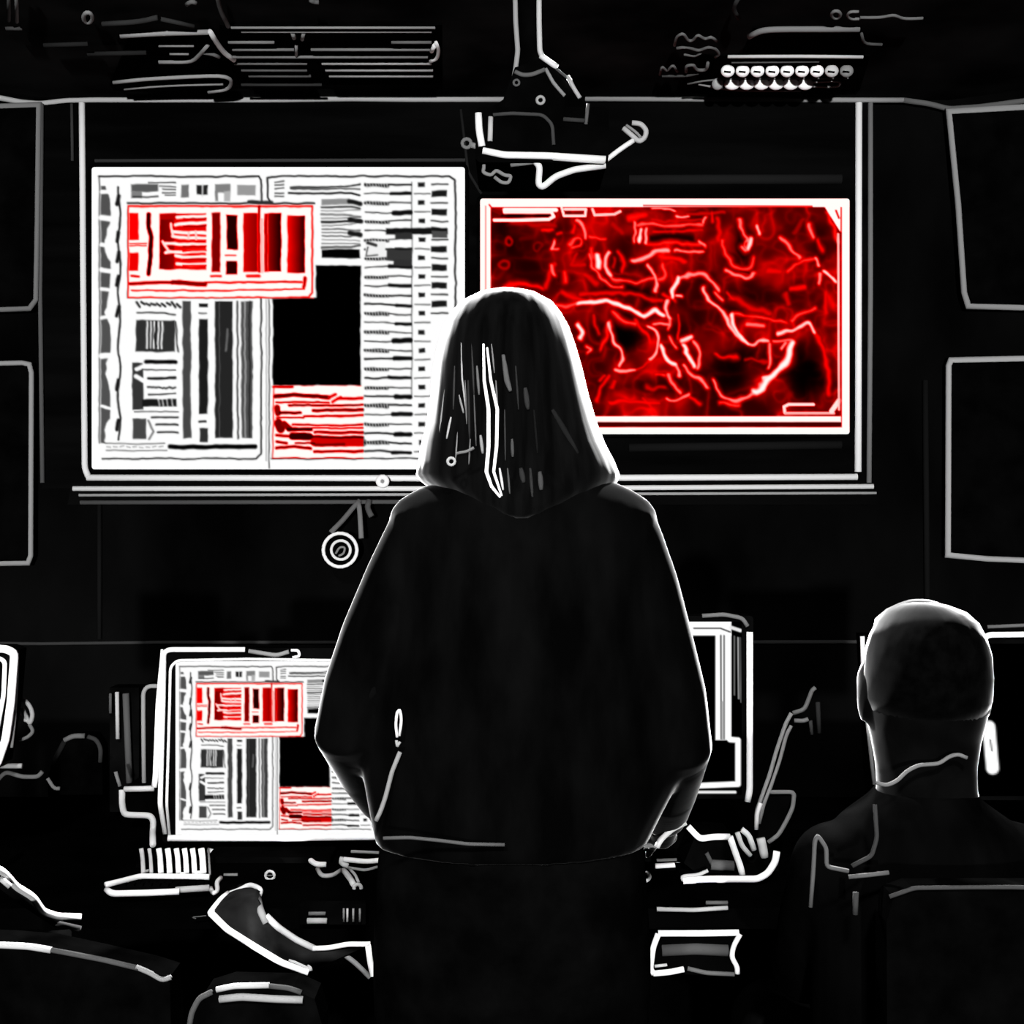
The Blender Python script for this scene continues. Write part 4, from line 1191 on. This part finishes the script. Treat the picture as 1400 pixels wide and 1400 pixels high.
# ------------------------------------------------------------------ people
def hand(mb, wrist, direction, side, curl=0.5, r=0.0085, palm_up=Vector((0, 0, 1))):
    """palm with five separate fingers; direction points from the wrist to the fingertips, side to the thumb"""
    d = Vector(direction).normalized()
    sdv = Vector(side); sdv = (sdv - d * sdv.dot(d)).normalized()
    nrm = d.cross(sdv); nrm = nrm if nrm.z > 0 else -nrm      # back of the hand
    w = Vector(wrist)
    for k in (-1, -0.33, 0.33, 1):
        mb.limb([w + sdv * 0.016 * k, w + d * 0.09 + sdv * 0.031 * k], [0.014, 0.012], 12)
    for k, ln in zip((1, 0.36, -0.3, -0.95), (0.070, 0.080, 0.074, 0.058)):
        b0 = w + d * 0.088 + sdv * 0.033 * k
        b1 = b0 + (d - nrm * 0.18 * curl + sdv * 0.07 * k).normalized() * ln * 0.48
        b2 = b1 + (d - nrm * 0.7 * curl + sdv * 0.05 * k).normalized() * ln * 0.32
        b3 = b2 + (d - nrm * 1.1 * curl).normalized() * ln * 0.26
        mb.limb([b0, b1, b2, b3], [r * 1.08, r, r * 0.92, r * 0.8], 10)
    b0 = w + d * 0.022 + sdv * 0.022
    b1 = b0 + (d * 0.55 + sdv * 0.75 - nrm * 0.15).normalized() * 0.042
    b2 = b1 + (d * 0.85 + sdv * 0.4 - nrm * 0.2).normalized() * 0.032
    b3 = b2 + (d * 1.0 + sdv * 0.15 - nrm * 0.25).normalized() * 0.026
    mb.limb([b0, b1, b2, b3], [0.015, 0.0115, 0.0105, 0.009], 10)

def head_shape(mb, c, w=0.075, dpt=0.095, hgt=0.118, yaw=0.0, pitch=0.0):
    """skull, jaw, brow, nose, lips, ears; the face looks along +Y"""
    R = Matrix.Rotation(yaw, 3, 'Z') @ Matrix.Rotation(pitch, 3, 'X')
    c = Vector(c)
    def e(off, r):
        p = c + R @ Vector(off)
        mb.ball(p, r, 20, 14)
    e((0, -0.008, 0.022), (w, dpt, hgt * 0.82))
    e((0, 0.022, -0.045), (w * 0.80, dpt * 0.72, hgt * 0.66))
    e((0, 0.055, -0.088), (w * 0.42, 0.032, 0.028))
    e((0, 0.078, 0.028), (w * 0.72, 0.018, 0.018))
    for s_ in (-1, 1):
        e((s_ * 0.040, 0.066, -0.022), (0.026, 0.020, 0.022))
        e((s_ * (w + 0.002), -0.004, -0.008), (0.010, 0.020, 0.031))
    q = [c + R @ Vector(v) for v in ((0, 0.086, 0.018), (0, 0.098, -0.008), (0, 0.108, -0.026))]
    mb.limb(q, [0.009, 0.011, 0.014], 12)
    for s_ in (-1, 1):
        e((s_ * 0.012, 0.094, -0.029), (0.009, 0.010, 0.008))
    e((0, 0.086, -0.054), (0.026, 0.012, 0.006)); e((0, 0.085, -0.065), (0.022, 0.012, 0.008))
    return R

def eyes(t, c, R, parent_name='eye'):
    for s_ in (-1, 1):
        p = Vector(c) + R @ Vector((s_ * 0.031, 0.078, 0.006))
        ey = MB().ball(p, 0.0125, 16, 12).build('eye', M_line(0.5), t, True)
        MB().ball(p + R @ Vector((0, 0.0095, 0)), (0.006, 0.004, 0.006), 12, 8).build('iris', BLACK, ey, True)

def ell_ring(cx, cy, z, a, bback, bfront, n=48, ridges=0.0, seed=0.0):
    out = []
    for i in range(n):
        an = 2 * math.pi * i / n
        cs, sn = math.cos(an), math.sin(an)
        k = 1.0
        if ridges:
            k += ridges * (math.sin(an * 17 + seed) + 0.6 * math.sin(an * 29 + 2.3 * seed + 1) + 0.4 * math.sin(an * 43 - seed))
        out.append(Vector((cx + a * cs * k, cy + (bfront if sn > 0 else bback) * sn * k, z)))
    return out

# ---- standing person with long hair, seen from behind
yw = 1.87
sw = yw / F
X = lambda px: (px - 700) * sw
Z = lambda py: H + (700 - py) * sw
W = thing('person', 'person with long dark hair standing at the desk, seen from behind', 'person', (0, yw, 0))
hc = Vector((X(692), yw + 0.035, Z(505)))
mb = MB()
Rw = head_shape(mb, hc)
mb.limb([(X(697), yw + 0.01, Z(570)), (X(700), yw, Z(640)), (X(700), yw, Z(700))], [0.056, 0.055, 0.075])
def torso(mb, rows, yc, n=36):
    mb.ring_loft([ell_ring((X(l) + X(r_)) / 2, yc, Z(py), (X(r_) - X(l)) / 2, b, b, n) for py, l, r_, b in rows])
torso(mb, [(690, 610, 800, .06), (740, 560, 872, .09), (850, 566, 862, .10), (1000, 570, 850, .095), (1100, 548, 860, .10), (1200, 528, 866, .115), (1290, 530, 866, .11)], yw)
shL, elL, wrL = Vector((X(574), yw, Z(742))), Vector((X(480), yw - 0.01, Z(995))), P(516, 1105, 2.12)
shR, elR, wrR = Vector((X(856), yw, Z(742))), Vector((X(928), yw - 0.01, Z(1008))), P(905, 1142, 2.16)
wrL = Vector((P(530, 1125, 2.13)))
mb.limb([shL, (shL + elL) / 2, elL, (elL + wrL) / 2, wrL], [0.046, 0.042, 0.036, 0.034, 0.024])
mb.limb([shR, (shR + elR) / 2, elR, (elR + wrR) / 2, wrR], [0.046, 0.042, 0.036, 0.034, 0.024])
hand(mb, wrL, Vector((0.06, 0.13, -0.10)), (1, 0.1, 0), 0.5)
hand(mb, wrR, Vector((-0.045, 0.14, -0.055)), (-1, 0.1, 0), 0.55)
for sx in (-1, 1):
    hx = X(698) + sx * 0.095
    mb.limb([(hx, yw, 0.84), (hx, yw + 0.01, 0.48), (hx, yw - 0.01, 0.09)], [0.080, 0.052, 0.036])
    mb.limb([(hx, yw - 0.02, 0.05), (hx + sx * 0.02, yw + 0.15, 0.04)], [0.036, 0.03])
body = fuse('body', mb, 0.0055, 4, SKINM, W)
eyes(W, hc, Rw)
# jacket
mb = MB()
torso(mb, [(645, 650, 770, .05), (657, 600, 835, .07), (670, 568, 864, .088), (684, 545, 886, .10), (700, 533, 898, .112), (740, 535, 896, .122), (800, 540, 890, .128), (900, 524, 906, .128), (1000, 500, 932, .122), (1060, 496, 932, .120), (1110, 505, 905, .124), (1152, 514, 884, .130)], yw)
mb.limb([Vector((X(572), yw, Z(738))), Vector((X(548), yw, Z(790))), Vector((X(514), yw, Z(870))), Vector((X(488), yw, Z(940))), Vector((X(476), yw - 0.005, Z(1000))), P(500, 1052, 1.97), P(522, 1090, 2.07)],
        [0.053, 0.054, 0.054, 0.051, 0.050, 0.046, 0.041])
mb.limb([Vector((X(858), yw, Z(738))), Vector((X(878), yw, Z(800))), Vector((X(898), yw, Z(880))), Vector((X(916), yw, Z(950))), Vector((X(924), yw - 0.005, Z(1018))), P(914, 1080, 1.98), P(908, 1112, 2.08)],
        [0.053, 0.055, 0.056, 0.055, 0.054, 0.046, 0.040])
jacket = fuse('jacket', mb, 0.006, 8, CLOTHM, W)
# trousers and shoes
mb = MB()
torso(mb, [(1140, 520, 879, .122), (1200, 514, 884, .128), (1300, 510, 890, .134), (1340, 510, 890, .134), (1400, 512, 888, .12)], yw)
for sx in (-1, 1):
    hx = X(699) + sx * 0.098
    mb.limb([(hx, yw, 0.70), (hx, yw + 0.01, 0.47), (hx, yw, 0.10)], [0.100, 0.072, 0.060])
fuse('trousers', mb, 0.008, 5, TROUM, W)
for sx in (-1, 1):
    hx = X(698) + sx * 0.095
    mb = MB()
    mb.ball((hx + sx * 0.008, yw + 0.06, 0.045), (0.046, 0.135, 0.045)); mb.box((hx - 0.03, yw - 0.07, 0.0), (hx + 0.035, yw + 0.15, 0.03))
    fuse('shoe', mb, 0.006, 4, BLACK, W)
# hair: long, straight, over the shoulders
HR = [(394, 686, 694, .020, .02), (396, 668, 716, .05, .05), (401, 648, 738, .075, .07), (411, 628, 757, .095, .09), (425, 615, 768, .108, .095), (445, 604, 779, .118, .09), (470, 597, 788, .124, .075),
      (500, 591, 797, .126, .055), (540, 587, 807, .126, .05), (580, 581, 819, .126, .045), (605, 574, 829, .127, .045), (630, 570, 842, .130, .045), (648, 567, 849, .132, .045), (658, 574, 846, .136, .045), (672, 592, 836, .142, .045), (688, 612, 815, .146, .04), (702, 640, 785, .146, .035), (708, 665, 760, .143, .03)]
mb = MB()
hy = yw + 0.028
mb.ring_loft([ell_ring((X(l) + X(r_)) / 2, hy, Z(py), (X(r_) - X(l)) / 2, bb, bf, 160, 0.0028 if py > 400 else 0.0, py * 0.011) for py, l, r_, bb, bf in HR])
hair = mb.build('hair', HAIRM, W, True)
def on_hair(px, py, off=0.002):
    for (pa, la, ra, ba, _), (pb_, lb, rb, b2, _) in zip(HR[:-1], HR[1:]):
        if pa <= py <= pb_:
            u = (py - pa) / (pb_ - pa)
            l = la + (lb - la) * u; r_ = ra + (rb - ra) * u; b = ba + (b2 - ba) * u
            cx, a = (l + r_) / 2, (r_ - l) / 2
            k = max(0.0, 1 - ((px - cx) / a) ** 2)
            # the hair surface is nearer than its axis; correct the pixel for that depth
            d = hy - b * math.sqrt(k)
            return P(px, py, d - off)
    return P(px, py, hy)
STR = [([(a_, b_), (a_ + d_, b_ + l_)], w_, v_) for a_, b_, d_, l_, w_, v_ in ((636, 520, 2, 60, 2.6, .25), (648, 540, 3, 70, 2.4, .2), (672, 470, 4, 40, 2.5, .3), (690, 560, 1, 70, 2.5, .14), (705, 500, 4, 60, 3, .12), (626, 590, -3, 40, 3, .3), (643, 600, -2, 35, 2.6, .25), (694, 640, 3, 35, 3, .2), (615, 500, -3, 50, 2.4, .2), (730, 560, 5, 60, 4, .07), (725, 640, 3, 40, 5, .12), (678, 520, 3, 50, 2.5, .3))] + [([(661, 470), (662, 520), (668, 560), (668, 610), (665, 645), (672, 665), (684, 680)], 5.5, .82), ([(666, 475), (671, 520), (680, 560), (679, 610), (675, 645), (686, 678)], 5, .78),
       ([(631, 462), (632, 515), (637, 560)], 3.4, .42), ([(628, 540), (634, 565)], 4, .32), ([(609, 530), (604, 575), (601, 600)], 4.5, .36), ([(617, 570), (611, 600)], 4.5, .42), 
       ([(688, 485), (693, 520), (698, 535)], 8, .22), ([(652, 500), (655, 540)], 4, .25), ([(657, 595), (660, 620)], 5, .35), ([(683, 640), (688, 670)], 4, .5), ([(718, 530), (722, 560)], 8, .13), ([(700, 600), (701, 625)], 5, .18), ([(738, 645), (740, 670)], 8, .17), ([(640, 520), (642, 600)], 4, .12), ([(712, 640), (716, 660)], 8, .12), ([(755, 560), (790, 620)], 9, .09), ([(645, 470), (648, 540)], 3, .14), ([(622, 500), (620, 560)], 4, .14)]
for pts, w_, lv in STR:  # highlights on the hair, painted as pale grey tubes along its surface
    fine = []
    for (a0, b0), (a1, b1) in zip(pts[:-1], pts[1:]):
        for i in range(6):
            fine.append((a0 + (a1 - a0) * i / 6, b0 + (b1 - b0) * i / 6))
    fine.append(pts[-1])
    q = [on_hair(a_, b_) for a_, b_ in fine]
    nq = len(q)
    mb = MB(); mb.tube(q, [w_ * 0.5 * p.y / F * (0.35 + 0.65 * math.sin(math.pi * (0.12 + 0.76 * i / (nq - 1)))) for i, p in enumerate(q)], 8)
    mb.build('painted_hair_highlight', M_line(lv), W, True)
yj = yw - 0.135
MB().line(ring(617, 631, 5, 12), 4, yw - 0.14, True).build('hair_clip', M_line(0.42), W, True)
bar('hair_clip_band', [(624, 620), (640, 617), (648, 612)], 4, yw - 0.14, 0.28, W)
ysl = yw - 0.075
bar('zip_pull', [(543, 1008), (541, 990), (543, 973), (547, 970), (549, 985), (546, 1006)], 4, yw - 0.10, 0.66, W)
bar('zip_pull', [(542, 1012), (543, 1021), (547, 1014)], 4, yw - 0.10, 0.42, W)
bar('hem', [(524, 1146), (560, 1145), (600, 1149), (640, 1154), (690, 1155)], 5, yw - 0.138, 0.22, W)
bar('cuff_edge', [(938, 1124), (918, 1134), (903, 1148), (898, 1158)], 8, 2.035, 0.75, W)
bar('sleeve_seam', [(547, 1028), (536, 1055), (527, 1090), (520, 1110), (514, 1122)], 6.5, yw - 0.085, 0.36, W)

# ---- seated person with short hair on the right
ys_ = 1.65
ss = ys_ / F
X2 = lambda px: (px - 700) * ss
Z2 = lambda py: H + (700 - py) * ss
S = thing('person', 'seated person with short hair seen from behind at the right', 'person', (X2(1262), ys_, 0))
hc2 = Vector((X2(1263), ys_ + 0.02, Z2(935)))
mb = MB()
HD = [(826, 1250, 1268, .02, .02), (830, 1233, 1292, .05, .04), (838, 1218, 1313, .07, .06), (852, 1203, 1328, .088, .075), (870, 1193, 1337, .098, .085), (895, 1186, 1344, .103, .09), (925, 1183, 1347, .103, .09), (955, 1183, 1346, .098, .085),
      (985, 1187, 1342, .085, .07), (1010, 1192, 1337, .072, .06), (1045, 1198, 1332, .066, .055), (1080, 1200, 1332, .070, .055), (1110, 1190, 1345, .075, .06)]
R2 = head_shape(mb, hc2 + Vector((0, 0, 0.005)), 0.072, 0.092, 0.105)
mb.ring_loft([ell_ring((X2(l) + X2(r_)) / 2, ys_, Z2(py), (X2(r_) - X2(l)) / 2, bb, bf, 48) for py, l, r_, bb, bf in HD])
mb.ball((X2(1181), ys_ + 0.005, Z2(955)), (0.007, 0.018, 0.032)); mb.ball((X2(1349), ys_ + 0.005, Z2(955)), (0.007, 0.018, 0.032))
def tor2(mb, rows, n=36):
    mb.ring_loft([ell_ring((X2(l) + X2(r_)) / 2, ys_ + dy, Z2(py), (X2(r_) - X2(l)) / 2, b, b, n) for py, l, r_, b, dy in rows])
tor2(mb, [(1090, 1200, 1325, .06, 0), (1150, 1120, 1405, .09, 0), (1300, 1125, 1400, .10, .0), (1500, 1130, 1395, .10, .01), (1600, 1120, 1405, .11, .02)])
zs = 0.52
for sx in (-1, 1):
    sh = Vector((X2(1264) + sx * 0.118, ys_, Z2(1180))); el = Vector((X2(1264) + sx * 0.128, ys_ + 0.12, 0.75)); wr = Vector((X2(1264) + sx * 0.060, ys_ + 0.34, 0.665))
    mb.limb([sh, (sh + el) / 2, el, (el + wr) / 2, wr], [0.048, 0.043, 0.036, 0.034, 0.024])
    hand(mb, wr, Vector((-sx * 0.01, 0.16, -0.03)), (-sx, 0.1, 0), 0.3)
    hx = X2(1262) + sx * 0.09
    mb.limb([(hx, ys_ + 0.04, zs + 0.04), (hx + sx * 0.02, ys_ + 0.42, zs + 0.02)], [0.085, 0.06])
    mb.limb([(hx + sx * 0.02, ys_ + 0.42, zs + 0.01), (hx + sx * 0.02, ys_ + 0.40, 0.08)], [0.056, 0.036])
    mb.limb([(hx + sx * 0.02, ys_ + 0.38, 0.045), (hx + sx * 0.03, ys_ + 0.56, 0.035)], [0.035, 0.03])
fuse('body', mb, 0.0055, 4, SKINM, S)
eyes(S, hc2 + Vector((0, 0.0, 0.005)), R2)
mb = MB()
mb.ring_loft([ell_ring((X2(l - 2) + X2(r_ + 2)) / 2, ys_, Z2(py) + 0.003, (X2(r_ + 2) - X2(l - 2)) / 2 - (0.003 if py > 980 else 0), bb + (0.004 if py < 960 else 0.0015 if py < 980 else -0.001), bf if py > 860 else bf + 0.008, 96, 0.004, py * 0.3) for py, l, r_, bb, bf in
              [q if q[0] < 870 else (q[0], q[1], q[2], q[3], 0.02) for q in HD[:9]]])
mb.build('hair', SHORTM, S, True)
mb = MB()
tor2(mb, [(1072, 1205, 1325, .070, 0), (1092, 1190, 1340, .082, 0), (1120, 1150, 1380, .098, 0), (1160, 1116, 1412, .112, 0), (1220, 1108, 1418, .12, 0), (1400, 1110, 1415, .122, 0), (1570, 1110, 1415, .125, 0.01)])
for sx in (-1, 1):
    sh = Vector((X2(1264) + sx * 0.118, ys_, Z2(1185))); el = Vector((X2(1264) + sx * 0.128, ys_ + 0.12, 0.75)); wr = Vector((X2(1264) + sx * 0.075, ys_ + 0.27, 0.69))
    mb.limb([sh, (sh + el) / 2, el, (el + wr) / 2, wr], [0.060, 0.058, 0.052, 0.046, 0.040])
fuse('jacket', mb, 0.0065, 8, SUITM, S)
mb = MB()
for sx in (-1, 1):
    hx = X2(1262) + sx * 0.09
    mb.limb([(hx, ys_ + 0.02, zs + 0.045), (hx + sx * 0.02, ys_ + 0.43, zs + 0.02)], [0.098, 0.072])
    mb.limb([(hx + sx * 0.02, ys_ + 0.43, zs + 0.01), (hx + sx * 0.02, ys_ + 0.41, 0.11)], [0.068, 0.055])
tor2(mb, [(1540, 1112, 1412, .12, .0), (1608, 1110, 1416, .13, .01)])
fuse('trousers', mb, 0.008, 5, TROUM, S)
for sx in (-1, 1):
    hx = X2(1262) + sx * 0.115
    mb = MB(); mb.ball((hx, ys_ + 0.46, 0.045), (0.046, 0.135, 0.045)); mb.box((hx - 0.035, ys_ + 0.33, 0), (hx + 0.035, ys_ + 0.55, 0.03))
    fuse('shoe', mb, 0.006, 4, BLACK, S)
bar('collar', [(1198, 1070), (1212, 1074), (1226, 1068), (1240, 1054), (1256, 1046), (1284, 1044), (1298, 1034), (1310, 1031), (1322, 1036)], 5.5, ys_ - 0.085, 0.32, S)
bar('jacket_seam', [(1108, 1240), (1112, 1190), (1114, 1150), (1118, 1142), (1130, 1160), (1130, 1185), (1160, 1191)], 6, ys_ - 0.128, 0.26, S)
bar('jacket_seam', [(1196, 1100), (1199, 1145), (1192, 1170), (1165, 1184)], 6, ys_ - 0.128, 0.17, S)
bar('jacket_seam', [(1160, 1199), (1190, 1196), (1215, 1193)], 6, ys_ - 0.135, 0.26, S)
bar('jacket_seam', [(1206, 1260), (1220, 1252), (1226, 1246)], 7, ys_ - 0.135, 0.28, S)
bar('jacket_seam', [(1170, 1220), (1169, 1250)], 8, ys_ - 0.132, 0.18, S)

t = thing('office_chair', 'dark office chair under the seated person at right', 'chair', (X2(1262), ys_, 0), 'office chairs')
chair_base(t, X2(1262), ys_ + 0.10, 0.2)
yc_ = ys_ - 0.20
bk_ = MB().slab([(1215, 1700), (1212, 1260), (1222, 1226), (1250, 1216), (1500, 1216), (1500, 1700)], yc_, yc_ + 0.045).build('backrest', CHAIRM, t)
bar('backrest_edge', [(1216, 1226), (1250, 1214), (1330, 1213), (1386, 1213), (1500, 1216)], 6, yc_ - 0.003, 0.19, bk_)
MB().tube([P(1340, 1690, yc_ + 0.045), Vector((X2(1262), ys_ + 0.05, 0.46))], 0.02, 10).build('back_post', BLACK, t, True)
